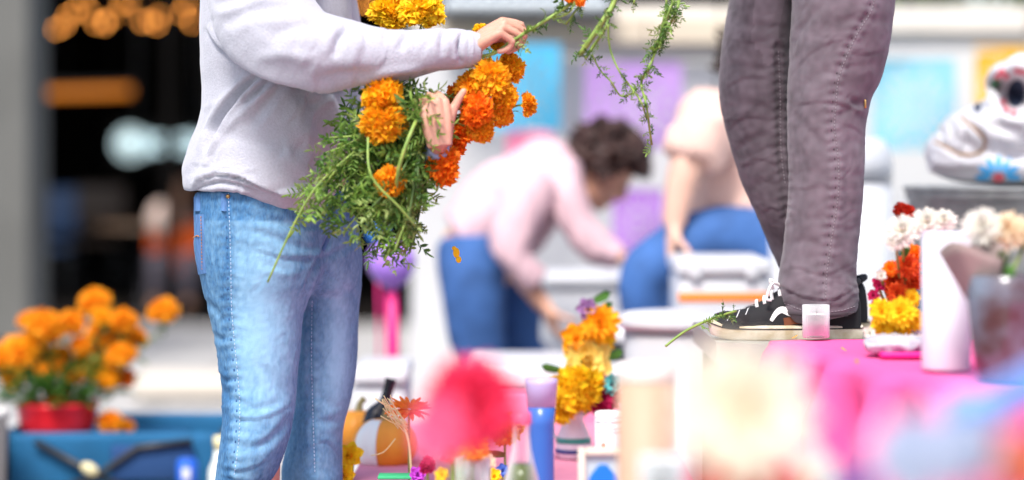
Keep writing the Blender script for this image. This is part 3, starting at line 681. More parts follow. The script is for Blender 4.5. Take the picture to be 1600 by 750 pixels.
# near table that carries the closest flowers
NZ = .60
nt = thing('low_table', (.2, 2.2, 0), 'low near table carrying the closest vases of flowers', 'table')
part('tabletop', MB().box((.2, 2.25, NZ-.02), (.95, 1.1, .04), bev=.008), m_offw, nt)
for x in (-.22, .62):
    for y in (1.8, 2.7): part('leg', MB().box((x, y, (NZ-.04)/2), (.04, .04, NZ-.04), bev=.004), m_offw, nt)

# ------------------------------------------------------------------ the girl in the sweatshirt
m_sweat = mat('sweatshirt_fleece', (.455, .455, .515), .95, var=.11, vscale=230, bump=.7, bscale=300, bdist=.0018, sheen=.35, detail=8)
m_denim = mat('denim_light', (.055, .185, .385), .9, var=.42, vscale=330, bump=.6, bscale=700, bdist=.0008, attr='fade_lit', attrcol=(.28, .51, .70), stretch=(1, 1, .35), detail=8)
m_denimd = mat('denim_deep', (.10, .22, .46), .9, var=.25, vscale=160, bump=.6, bscale=700, bdist=.0008, stretch=(1, 1, .35))
GD = 4.45
gl = thing('person', (W(440, 0, GD).x, GD, 0), 'girl in a pale grey sweatshirt and light blue jeans holding orange marigolds', 'person')
def row(l, r, py, d, dep, tilt=0): return (W((l+r)/2, py, d), (PX((r-l)/2, d), dep))
def loft(mb, rows, n=28, sub=5):
    mb.tube([r[0] for r in rows], [r[1] for r in rows], n=n, sub=sub)
mb = MB(); DN, DF = 4.41, 4.56
loft(mb, [row(303, 470, 285, DN+.02, .125), row(301, 490, 330, DN+.02, .130), row(302, 508, 370, DN+.01, .125), row(307, 503, 415, DN, .11), row(316, 486, 455, DN, .098), row(328, 474, 495, DN, .09), row(338, 469, 545, DN, .085), row(345, 464, 600, DN, .08), row(346, 458, 650, DN-.01, .075), row(342, 445, 700, DN-.01, .075), row(336, 426, 750, DN, .07), row(335, 420, 800, DN, .07), row(345, 430, 1000, DN+.02, .06), row(350, 428, 1100, DN+.02, .055)])
loft(mb, [row(420, 545, 285, DF-.06, .11), row(425, 556, 340, DF-.05, .12), row(448, 567, 395, DF-.02, .12), row(462, 565, 440, DF, .11), row(464, 560, 500, DF, .09), row(455, 556, 580, DF, .08), row(458, 546, 630, DF, .075), row(455, 536, 670, DF, .075), row(440, 536, 730, DF, .072), row(440, 536, 770, DF, .07), row(440, 525, 1000, DF+.02, .06), row(440, 520, 1100, DF+.02, .055)])
mb.blob(W(440, 330, 4.48), (.135, .135, .10), nu=24, nv=14)
jm = remesh(mb, .0045, 10)
crease(jm, [
    ([(352, 300), (354, 350), (356, 420), (357, 480), (362, 540), (368, 600), (370, 650), (367, 700), (360, 750), (358, 800)], 4, 2.6, 's', 16),
    ([(518, 352), (508, 385), (495, 412), (482, 440), (474, 470)], 5, 7, 'v'), ([(560, 375), (530, 392), (505, 402), (490, 425)], 7, 5, 'v'),
    ([(380, 355), (430, 372), (480, 388), (520, 378)], 8, 3.5, 'v'), ([(385, 385), (440, 402), (490, 402), (540, 395)], 8, 4, 'f'), ([(360, 330), (420, 345), (490, 352), (540, 345)], 9, 3.5, 'v'),
    ([(400, 420), (450, 428), (485, 418)], 9, 3, 'r'), ([(500, 420), (530, 440), (560, 470)], 8, 3, 'v'), ([(495, 450), (525, 470), (558, 520)], 9, 2.5, 'v'),
    ([(420, 335), (470, 328), (520, 350)], 8, 3, 'r'), ([(318, 470), (330, 478), (350, 500)], 7, 4, 'v'), ([(330, 520), (345, 530), (358, 520)], 7, 4, 'v'), ([(336, 575), (352, 590), (368, 580)], 7, 4, 'f'),
    ([(340, 600), (365, 625), (400, 640), (440, 625)], 9, 4, 'v'), ([(345, 640), (380, 655), (420, 650), (458, 630)], 7, 3.5, 'f'), ([(400, 700), (430, 680), (455, 650)], 9, 5, 'v'), ([(345, 690), (390, 700), (430, 690)], 9, 4, 'v'), ([(340, 728), (380, 735), (425, 715)], 7, 3, 'f'), ([(395, 560), (430, 600), (455, 640)], 14, 4, 'v'),
    ([(480, 640), (505, 660), (540, 650)], 9, 4, 'v'), ([(482, 700), (510, 690), (535, 715)], 8, 4, 'f'), ([(484, 590), (500, 620), (530, 640)], 10, 3, 'v'), ([(485, 480), (484, 560), (486, 640), (490, 740)], 4, 2.5, 's', 22),
    ([(345, 745), (390, 760), (420, 750)], 7, 3, 'v')]+rcreases(3, [(370, 540, 330, 430, 26, -12, 18, 25, 80, 2.5, 4, 1.3), (320, 470, 430, 760, 34, 20, 40, 18, 55, 2.5, 4.5, 1.1), (480, 550, 430, 760, 22, -25, 35, 18, 45, 2.5, 4, 1.0), (335, 365, 430, 750, 16, 30, 25, 12, 26, 2.5, 4, 1.6)]), .7, .78)
wrinkle(jm, .0018, (9, 9, 14), 3.3); wrinkle(jm, .0004, (40, 40, 60), 8., ridged=True)
p = proj(getv(jm)); v = getv(jm)
fade_lit = .85*np.exp(-((p[:, 0]-415)/48)**2-((p[:, 1]-500)/135)**2)+.7*np.exp(-((p[:, 0]-530)/22)**2-((p[:, 1]-540)/130)**2)+.28
fade_lit += .16*pnoise(v*np.array([14, 14, 7]))+.16*pnoise(v*np.array([90, 90, 35]))+.20*pnoise(v*np.array([190, 190, 120]))-.35*np.exp(-((p[:, 0]-354)/10)**2)-.25*(p[:, 1] < 345)
for q in ((352, 11), (372, 7), (484, 6)): fade_lit += .22*np.exp(-((p[:, 0]-q[0]-(p[:, 1]-400)*.05)/q[1])**2)*(np.sin(p[:, 1]*.4)*.5+.5)
setattr_f(jm, 'fade_lit', fade_lit)
jb = bvh(jm)
# stitching along the seams, belt loops, back pocket
def stitch_line(tree, pts, step, ln, w, mb, lift=.0006, n=5):
    P = poly([(x, 0, y) for x, y in pts], 10); acc = 0; L = [P[0]]
    dist = 0; 
    for a, b in zip(P, P[1:]):
        seg = (b-a).length; t = 0
        while acc+seg-t >= step:
            t += step-acc; acc = 0; L.append(a.lerp(b, t/seg))
        acc += seg-t
    for a, b in zip(L, L[1:]):
        m = a.lerp(b, ln); h1 = cast(tree, a.x, a.z, lift); h2 = cast(tree, m.x, m.z, lift)
        if h1 and h2 and (h1[0]-h2[0]).length < .03: mb.tube([h1[0], h2[0]], w, n=n)
def ribbon(tree, pts, wpx, lift=.0018, per=2):
    P = poly([(x, 0, y) for x, y in pts], 8); mb = MB(); vs = []
    for i, q in enumerate(P):
        t = (P[min(i+1, len(P)-1)]-P[max(i-1, 0)]).normalized(); nrm = Vector((-t.z, 0, t.x))
        for s in (-1, -.5, .5, 1):
            h = cast(tree, q.x+nrm.x*wpx*s, q.z+nrm.z*wpx*s, lift*(1 if abs(s) < .9 else -.3)); vs.append(h[0] if h else None)
    for i in range(len(P)-1):
        for k in range(3):
            f = [i*4+k, i*4+k+1, (i+1)*4+k+1, (i+1)*4+k]
            if all(vs[a] is not None for a in f): mb.f.append(tuple(f))
    mb.v = [tuple(a) if a is not None else (0, 0, 0) for a in vs]
    used = sorted({a for f in mb.f for a in f}); mp = {a: i for i, a in enumerate(used)}
    mb.v = [mb.v[a] for a in used]; mb.f = [tuple(mp[a] for a in f) for f in mb.f]; return mb
m_thread = mat('thread_blue', (.50, .62, .80), .8); m_threado = mat('thread_ochre', (.45, .18, .06), .7); m_shade = mat('shade_blue', (.035, .10, .24), .8)
jo = part('jeans', jm, m_denim, gl)
st = MB(); stitch_line(jb, [(357, 302), (359, 350), (361, 420), (362, 480), (367, 540), (373, 600), (375, 650), (372, 700), (365, 748)], 6, .6, .0006, st); stitch_line(jb, [(488, 470), (487, 560), (489, 640), (492, 742)], 6, .6, .0008, st)
part('stitching', st, m_thread, jo, kind='stuff')
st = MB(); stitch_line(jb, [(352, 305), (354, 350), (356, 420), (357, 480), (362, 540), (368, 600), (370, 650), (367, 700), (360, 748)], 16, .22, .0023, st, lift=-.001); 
part('pucker_shade', st, m_shade, jo, kind='stuff')  # dark dashes paint the shade between the seam's puckers
for q in ((308, 1), (349, 0)):
    rb = ribbon(jb, [(q[0], 302), (q[0]+1, 330)], 5, .0035); part('belt_loop', rb, m_denimd, jo)
part('back_pocket', ribbon(jb, [(311, 335), (312, 370), (313, 405), (316, 428)], 8, .003), m_denimd, jo)
st = MB(); stitch_line(jb, [(316, 338), (317, 380), (318, 425)], 5, .6, .0008, st, lift=.003); stitch_line(jb, [(305, 372), (311, 368), (317, 372)], 4, .7, .0012, st, lift=.004)
part('pocket_stitching', st, m_threado, jo, kind='stuff')
part('rivet', MB().blob(cast(jb, 357, 307, .001)[0], (.0042, .0025, .0042), nu=10, nv=6), mat('brass', (.5, .3, .12), .35, metal=1), jo)
part('fly_seam', ribbon(jb, [(521, 350), (513, 372), (504, 392)], 3, .002), m_denimd, jo)

# sweatshirt
mb = MB()
loft(mb, [row(360, 500, -190, 4.43, .10), row(325, 530, -130, 4.43, .14), row(316, 545, -60, 4.43, .15), row(312, 549, 0, 4.44, .155), row(313, 552, 60, 4.44, .16), row(317, 548, 120, 4.44, .16), row(316, 545, 170, 4.44, .162), row(307, 541, 215, 4.45, .166), row(293, 538, 255, 4.45, .17), row(286, 535, 285, 4.45, .17), row(294, 526, 303, 4.45, .155), row(308, 505, 311, 4.45, .13)], n=40)
mb.blob(W(455, 300, 4.42), (PX(72, 4.4), .13, PX(17, 4.4)), nu=30, nv=12)
mb.tube([W(420, -150, 4.36), W(408, -60, 4.29), W(415, 20, 4.22), W(470, 72, 4.18), W(540, 84, 4.18), W(610, 88, 4.19), (W(680, 78, 4.20)), W(720, 77, 4.21), W(744, 77, 4.21)],
        [(.095, .09), (.098, .085), (.092, .08), (.074, .075), (.058, .062), (.048, .052), (.037, .042), (.036, .038), (.027, .029)], n=26)
mb.tube([W(470, -130, 4.58), W(500, 20, 4.62), W(550, 190, 4.58), W(640, 235, 4.34), W(682, 236, 4.22)], [(.09, .08), (.075, .07), (.06, .06), (.045, .045), (.028, .03)], n=20)
sm = remesh(mb, .0042, 14)
crease(sm, [
    ([(322, 42), (345, 72), (375, 96), (410, 114), (455, 130), (505, 139), (560, 141)], 9, 12, 'f'),
    ([(408, 116), (380, 138), (352, 170), (332, 205), (318, 240)], 7, 14, 'v'), ([(432, 126), (395, 160), (360, 195), (330, 235), (305, 262)], 10, 5, 'r'), ([(425, 122), (405, 140), (385, 162)], 7, 7, 'v'),
    ([(440, 132), (415, 165), (385, 200)], 10, 3.5, 'v'), ([(318, 238), (306, 262), (296, 280)], 9, 5, 'v'),
    ([(302, 292), (318, 279), (345, 273), (375, 278), (405, 292), (440, 305), (480, 312)], 6, 8, 'f'), ([(300, 303), (322, 290), (352, 286), (390, 297), (420, 309)], 5, 6, 'v'),
    ([(455, 140), (475, 150), (500, 175), (515, 220)], 16, 7, 'v'), ([(500, 142), (520, 175), (525, 240)], 13, 5, 'r'), ([(470, 165), (500, 210), (505, 270)], 15, 5, 'v'), ([(440, 240), (470, 265), (500, 300)], 14, 4, 'r'),
    ([(350, 40), (385, 18), (430, 12), (470, 18)], 13, 6, 'v'), ([(545, 45), (530, 62), (522, 90)], 10, 7, 'v'), ([(560, 60), (552, 85), (545, 110)], 12, 4, 'r'), ([(330, 5), (360, 0), (400, -12)], 12, 5, 'v'),
    ([(645, 48), (632, 62), (625, 80)], 8, 4, 'v'), ([(700, 44), (690, 62), (692, 88)], 7, 4.5, 'v'), ([(725, 48), (718, 70), (722, 100)], 6, 4, 'v'), ([(600, 128), (650, 118), (690, 108)], 8, 4, 'v'), ([(560, 132), (610, 112), (660, 108)], 10, 4, 'r'), ([(480, 130), (540, 115), (590, 118)], 12, 4, 'v'),
    ([(420, 60), (470, 40), (520, 45)], 14, 4, 'v'), ([(400, 90), (450, 85), (500, 95)], 14, 4, 'r'), ([(720, 52), (716, 76), (720, 102)], 4, 4, 'v')]+rcreases(9, [(320, 400, 120, 270, 10, 50, 20, 25, 60, 4, 7, 1.6), (450, 720, 50, 130, 14, 75, 30, 20, 45, 4, 7, 1.6), (300, 500, 260, 300, 12, 20, 30, 20, 50, 3, 5, 1.8), (450, 530, 150, 300, 10, 60, 30, 25, 60, 5, 8, 1.8)]), .75, 1.25)
wrinkle(sm, .004, (7, 7, 9), 1.3); wrinkle(sm, .0011, (28, 28, 28), 4.4)
swo = part('sweatshirt', sm, m_sweat, gl)
cuff = MB().tube([W(722, 76, 4.205), W(734, 77, 4.21), W(750, 77, 4.212)], [(.0315, .033), (.033, .035), (.0275, .029)], n=26)
part('cuff', cuff, m_sweat, gl)
# far cuff at the left wrist
part('cuff', MB().tube([W(674, 250, 4.225), W(682, 240, 4.195), W(686, 231, 4.172)], [(.023, .025), (.0235, .025), (.0178, .019)], n=22), mat('cuff_blue', (.36, .42, .62), .9, bump=.4, bscale=300), gl)
# body: legs, arms, head and both hands in one mesh
b = MB()
head(b, W(430, -330, 4.42), (.75, -.45, -.45), (0, 0, 1), .95)
b.tube([W(430, -180, 4.44), W(432, -260, 4.43)], .052, n=12)
b.tube([W(450, 300, 4.46), W(440, 100, 4.45), W(430, -160, 4.44)], [(.11, .09), (.10, .09), (.10, .08)], n=16)
for L in ([W(400, 330, DN), W(405, 640, DN), W(390, 1090, DN)], [W(500, 330, DF), W(500, 640, DF), W(485, 1090, DF)]): b.tube(L, [.07, .045, .035], n=12)
b.tube([W(420, -120, 4.38), W(430, 40, 4.22), W(600, 86, 4.19), W(752, 76, 4.21)], [.045, .036, .03, .024], n=12)
b.tube([W(465, -120, 4.56), W(550, 195, 4.57), W(684, 234, 4.21)], [.04, .034, .023], n=12)
bm1 = remesh(b, .008, 3)
h1 = MB(); random.seed(5)
h1.tube([W(718, 80, 4.21), W(735, 76, 4.212), W(744, 73, 4.215)], [(.024, .022)]*3, n=14)
hand(h1, W(733, 77, 4.212), (.72, -.12, .48), (.55, .35, -.76), 1, s=.80, fcurl=((48, 70, 40), (58, 75, 45), (66, 78, 45), (72, 80, 45)), thumb=(.55, .75, .65), thcurl=20, spread=.02)
h2 = MB()
h2.tube([W(682, 240, 4.20), W(686, 218, 4.152)], [(.0165, .017)]*2, n=14)
hand(h2, W(686, 222, 4.150), (-.14, .04, .95), (-.45, .85, 0), -1, s=.74, fcurl=((58, 50, 35), (66, 55, 40), (70, 60, 40), (74, 60, 40)), thumb=(.42, .95, -.1), thcurl=-9, spread=.04)
hm1 = remesh(h1, .0018, 3); hm2 = remesh(h2, .0018, 7)
bmm = bmesh.new()
for q in (bm1, hm1, hm2): bmm.from_mesh(q)
body = bpy.data.meshes.new('body'); bmm.to_mesh(body); bmm.free(); body.polygons.foreach_set('use_smooth', [True]*len(body.polygons))
m_skinh = mat('skin_hand', (.62, .33, .235), .5, var=.15, vscale=40, sss=.2, bump=.25, bscale=350, bdist=.0006)
part('body', body, m_skinh, gl); face_parts(gl, W(430, -330, 4.42), (.75, -.45, -.45), (0, 0, 1), .95)
part('hair', curly_hair(W(430, -330, 4.42), (.75, -.45, -.45), (0, 0, 1), 1.0, n=120, length=.04), mat('hair_dark', (.03, .015, .01)), gl)
for px, d in ((395, DN), (490, DF)):
    x = W(px, 0, d).x; t = part('shoe', MB().blob((x+.05, d-.03, .055), (.13, .05, .055)).box((x+.05, d-.03, .018), (.25, .095, .03), bev=.012), m_white, gl)

# ------------------------------------------------------------------ the man on the table
m_trou = mat('trouser_twill', (.066, .050, .061), .85, var=.16, vscale=40, bump=.5, bscale=800, bdist=.0006, attr='fade_lit', attrcol=(.165, .135, .158), sheen=.15, stretch=(1, 1, .5), detail=8)
MD = 4.52
mn = thing('person', (W(1250, 0, MD).x, MD, TZ), 'man standing on the table in grey purple trousers and black skate shoes', 'person')
mb = MB(); d1, d2 = 4.47, 4.62
loft(mb, [row(1150, 1440, -330, 4.55, .12), row(1170, 1440, -230, 4.52, .13), row(1215, 1425, -130, 4.50, .13), row(1232, 1408, -50, 4.48, .125), row(1238, 1398, 0, d1, .115), row(1236, 1392, 50, d1, .108), row(1232, 1380, 100, d1, .10), row(1230, 1362, 140, d1, .095), row(1231, 1352, 190, d1, .09), row(1231, 1350, 250, d1, .088), row(1232, 1347, 300, d1, .086), row(1228, 1343, 350, d1, .082), row(1223, 1338, 400, d1, .080), row(1215, 1338, 440, d1, .082), row(1216, 1342, 465, d1, .082), row(1226, 1343, 486, d1, .076), row(1232, 1341, 496, d1, .070)], n=32)
loft(mb, [row(1150, 1380, -330, 4.58, .12), row(1142, 1330, -200, 4.60, .12), row(1140, 1268, -80, d2, .11), row(1140, 1250, 0, d2, .10), row(1130, 1246, 60, d2, .095), row(1124, 1244, 110, d2, .09), row(1124, 1244, 145, d2, .09), row(1132, 1246, 190, d2, .085), row(1145, 1252, 235, d2, .082), row(1161, 1262, 280, d2, .08), row(1179, 1275, 320, d2, .078), row(1198, 1300, 365, d2+.02, .076), row(1222, 1325, 420, d2+.02, .075), row(1240, 1345, 470, d2+.02, .07), row(1250, 1346, 490, d2+.02, .065)], n=32)
tm = remesh(mb, .0037, 8)
crease(tm, [
    ([(1362, -40), (1360, 10), (1337, 50), (1318, 90), (1306, 125), (1302, 165), (1300, 200), (1304, 230), (1307, 280), (1304, 320), (1296, 370), (1288, 428), (1286, 470)], 4, 2.4, 's', 15),
    ([(1232, 88), (1246, 55), (1266, 28), (1290, 5)], 7, 6, 'v'), ([(1234, 120), (1262, 88), (1300, 66), (1345, 62)], 8, 4, 'f'), ([(1238, 150), (1280, 118), (1320, 105), (1375, 100)], 9, 4, 'v'), ([(1300, 40), (1340, 30), (1390, 35)], 9, 4, 'v'), ([(1310, 82), (1350, 85), (1385, 78)], 8, 4, 'f'),
    ([(1238, 166), (1275, 160), (1320, 165), (1356, 186)], 8, 6, 'f'), ([(1300, 190), (1325, 172), (1348, 150)], 7, 6, 'v'), ([(1322, 150), (1338, 162), (1352, 160)], 7, 9, 'v'), ([(1232, 172), (1252, 190), (1275, 215), (1298, 240)], 8, 5, 'v'), ([(1232, 200), (1260, 232), (1290, 265)], 9, 3.5, 'r'), ([(1315, 195), (1335, 200), (1352, 215)], 7, 4, 'f'), ([(1312, 225), (1335, 222), (1352, 235)], 8, 3, 'v'), ([(1312, 262), (1330, 275), (1350, 270)], 9, 3.5, 'v'),
    ([(1235, 292), (1255, 296), (1285, 290)], 7, 4, 'f'), ([(1240, 330), (1270, 345), (1298, 330)], 8, 3.5, 'v'), ([(1308, 350), (1325, 362), (1345, 352)], 8, 4, 'v'), ([(1222, 348), (1230, 325), (1236, 300)], 6, 5, 'v'),
    ([(1225, 385), (1260, 378), (1290, 392)], 8, 4, 'v'), ([(1220, 428), (1245, 418), (1285, 430), (1338, 410)], 8, 5, 'f'), ([(1216, 444), (1250, 462), (1300, 468), (1342, 446)], 7, 7, 'f'), ([(1222, 470), (1262, 484), (1310, 480), (1342, 466)], 5, 4, 'v'), ([(1300, 400), (1322, 425), (1340, 440)], 8, 5, 'v'), ([(1262, 405), (1270, 440), (1265, 470)], 8, 4, 'r'),
    ([(1256, 0), (1250, 90), (1244, 190), (1248, 280), (1238, 360)], 12, 6, 'v'), ([(1335, 190), (1324, 280), (1326, 350), (1318, 420)], 11, 6, 'v'), ([(1270, 230), (1262, 310), (1270, 400)], 14, 6, 'r'), ([(1172, 0), (1160, 90), (1160, 170), (1178, 260), (1205, 350)], 13, 7, 'r'), ([(1192, 20), (1188, 120), (1196, 220), (1212, 310)], 9, 6, 'v'),
    ([(1214, 70), (1217, 150), (1218, 230), (1226, 300), (1230, 340)], 4, 3, 's', 14),
    ([(1142, 22), (1175, 40), (1232, 44)], 7, 4, 'v'), ([(1134, 60), (1170, 66), (1228, 56)], 7, 4, 'f'), ([(1128, 92), (1170, 108), (1226, 98)], 8, 4, 'v'), ([(1126, 145), (1165, 122), (1210, 124)], 8, 5, 'f'), ([(1130, 172), (1170, 162), (1215, 172)], 8, 4, 'v'), ([(1136, 205), (1165, 184), (1208, 190)], 7, 4, 'f'), ([(1150, 238), (1180, 214), (1214, 214)], 7, 5, 'v'), ([(1158, 262), (1190, 250), (1216, 262)], 8, 4, 'f'), ([(1172, 300), (1195, 285), (1222, 296)], 8, 4, 'v'), ([(1188, 335), (1206, 325), (1224, 335)], 7, 4, 'f')]+rcreases(5, [(1128, 1215, 10, 330, 46, 8, 22, 20, 60, 1.8, 3.6, 2.0), (1240, 1345, 0, 430, 60, 28, 30, 18, 60, 1.8, 3.8, 1.9), (1225, 1340, 430, 490, 24, 5, 25, 20, 60, 2, 3.6, 3)]), .78, .36)
def mk(v): return np.clip(.35+.65*np.exp(-((v[:, 2]-1.08)/.12)**2)+.6*np.exp(-((v[:, 2]-.80)/.07)**2), 0, 1.3)
wrinkle(tm, .0022, (8, 8, 9), 6.1, mask=mk); wrinkle(tm, .0006, (22, 22, 40), 2.7, ridged=True)
p = proj(getv(tm)); v = getv(tm)
q = np.array([(1362, -40), (1360, 10), (1337, 50), (1318, 90), (1306, 125), (1302, 165), (1300, 200), (1304, 230), (1307, 280), (1304, 320), (1296, 370), (1288, 428), (1286, 470)])
sx = np.interp(p[:, 1], q[:, 1], q[:, 0])
lit_fade = .30+.35*pnoise(v*np.array([14, 14, 30]))+.35*np.exp(-((p[:, 0]-sx)/9)**2)*(.5+.5*np.sin(p[:, 1]*.42))+.3*pnoise(v*np.array([60, 60, 60]))+.3*(v[:, 1] < 4.53)  # uneven fading plus painted light: the near leg is made paler
setattr_f(tm, 'fade_lit', lit_fade)
tt = bvh(tm); to = part('trousers', tm, m_trou, mn)
st = MB(); sq = [(a, b) for a, b in q]
stitch_line(tt, [(a+4, b) for a, b in sq], 5.5, .6, .0008, st); stitch_line(tt, [(1216, 80), (1219, 150), (1220, 230), (1227, 290)], 5.5, .6, .0008, st); stitch_line(tt, [(1226, 474), (1262, 486), (1310, 486), (1342, 476)], 5, .6, .0008, st)
part('stitching', st, mat('thread_grey', (.23, .20, .22), .8), to, kind='stuff')
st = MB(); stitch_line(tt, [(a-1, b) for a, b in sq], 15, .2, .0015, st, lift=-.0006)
part('pucker_shade', st, mat('shade_grey', (.085, .073, .084), .8), to, kind='stuff')  # no thread: dashes colour in the shade of the puckered seam
h = cast(tt, 1350, 162, .003)
if h: part('zip_pull', MB().box(h[0], (.004, .004, .016), bev=.001), mat('brass', (.5, .3, .12)), to)
part('hem', ribbon(tt, [(1228, 489), (1262, 491), (1305, 492), (1339, 489)], 4, .002), m_trou, to)
b = MB(); hd = W(1300, -1050, 4.5)
b.tube([W(1300, -300, 4.55), W(1300, -600, 4.55), W(1300, -820, 4.53)], [(.14, .11), (.15, .11), (.17, .1)], n=16); b.tube([W(1300, -840, 4.53), W(1298, -960, 4.51)], .06, n=12); head(b, hd, (-.8, -.2, -.5), (0, 0, 1))
b.tube([W(1310, -300, d1), W(1290, 150, d1), W(1290, 480, d1)], [.07, .05, .038], n=12); b.tube([W(1270, -300, d2), W(1185, 150, d2), W(1290, 480, d2+.02)], [.07, .05, .038], n=12)
b.tube([W(1290, -790, 4.36), W(1200, -500, 4.25), W(1040, -210, 4.22), W(1005, -150, 4.22)], [.055, .045, .032, .026], n=12); b.tube([W(1290, -790, 4.72), W(1180, -560, 4.7), W(1010, -300, 4.45), W(985, -220, 4.38)], [.055, .045, .032, .026], n=12)
bb1 = remesh(b, .009, 3)
h3 = MB(); hand(h3, W(1005, -150, 4.22), (-.25, 0, -.9), (-.6, .5, 0), 1, curl=(55, 70, 50)); hand(h3, W(985, -220, 4.38), (-.1, 0, -.9), (.6, -.6, 0), -1, curl=(55, 70, 50))
hb3 = remesh(h3, .0035, 3); bmm = bmesh.new(); bmm.from_mesh(bb1); bmm.from_mesh(hb3); body = bpy.data.meshes.new('body'); bmm.to_mesh(body); bmm.free(); body.polygons.foreach_set('use_smooth', [True]*len(body.polygons))
part('body', body, m_skin, mn); face_parts(mn, hd, (-.8, -.2, -.5), (0, 0, 1))
s = MB(); s.tube([W(1300, -280, 4.55), W(1300, -600, 4.55), W(1300, -800, 4.53), W(1300, -860, 4.53)], [(.19, .14), (.19, .14), (.2, .15), (.09, .1)], n=20)
s.tube([W(1295, -790, 4.4), W(1210, -530, 4.26)], [.08, .075], n=14); s.tube([W(1295, -790, 4.68), W(1190, -590, 4.7)], [.08, .075], n=14)
part('shirt', remesh(s, .011, 6), mat('shirt_charcoal', (.08, .08, .09), .9), mn); part('hair', curly_hair(hd, (-.8, -.2, -.5), (0, 0, 1), .97, n=120), mat('hair_dark', (.03, .015, .01)), mn)
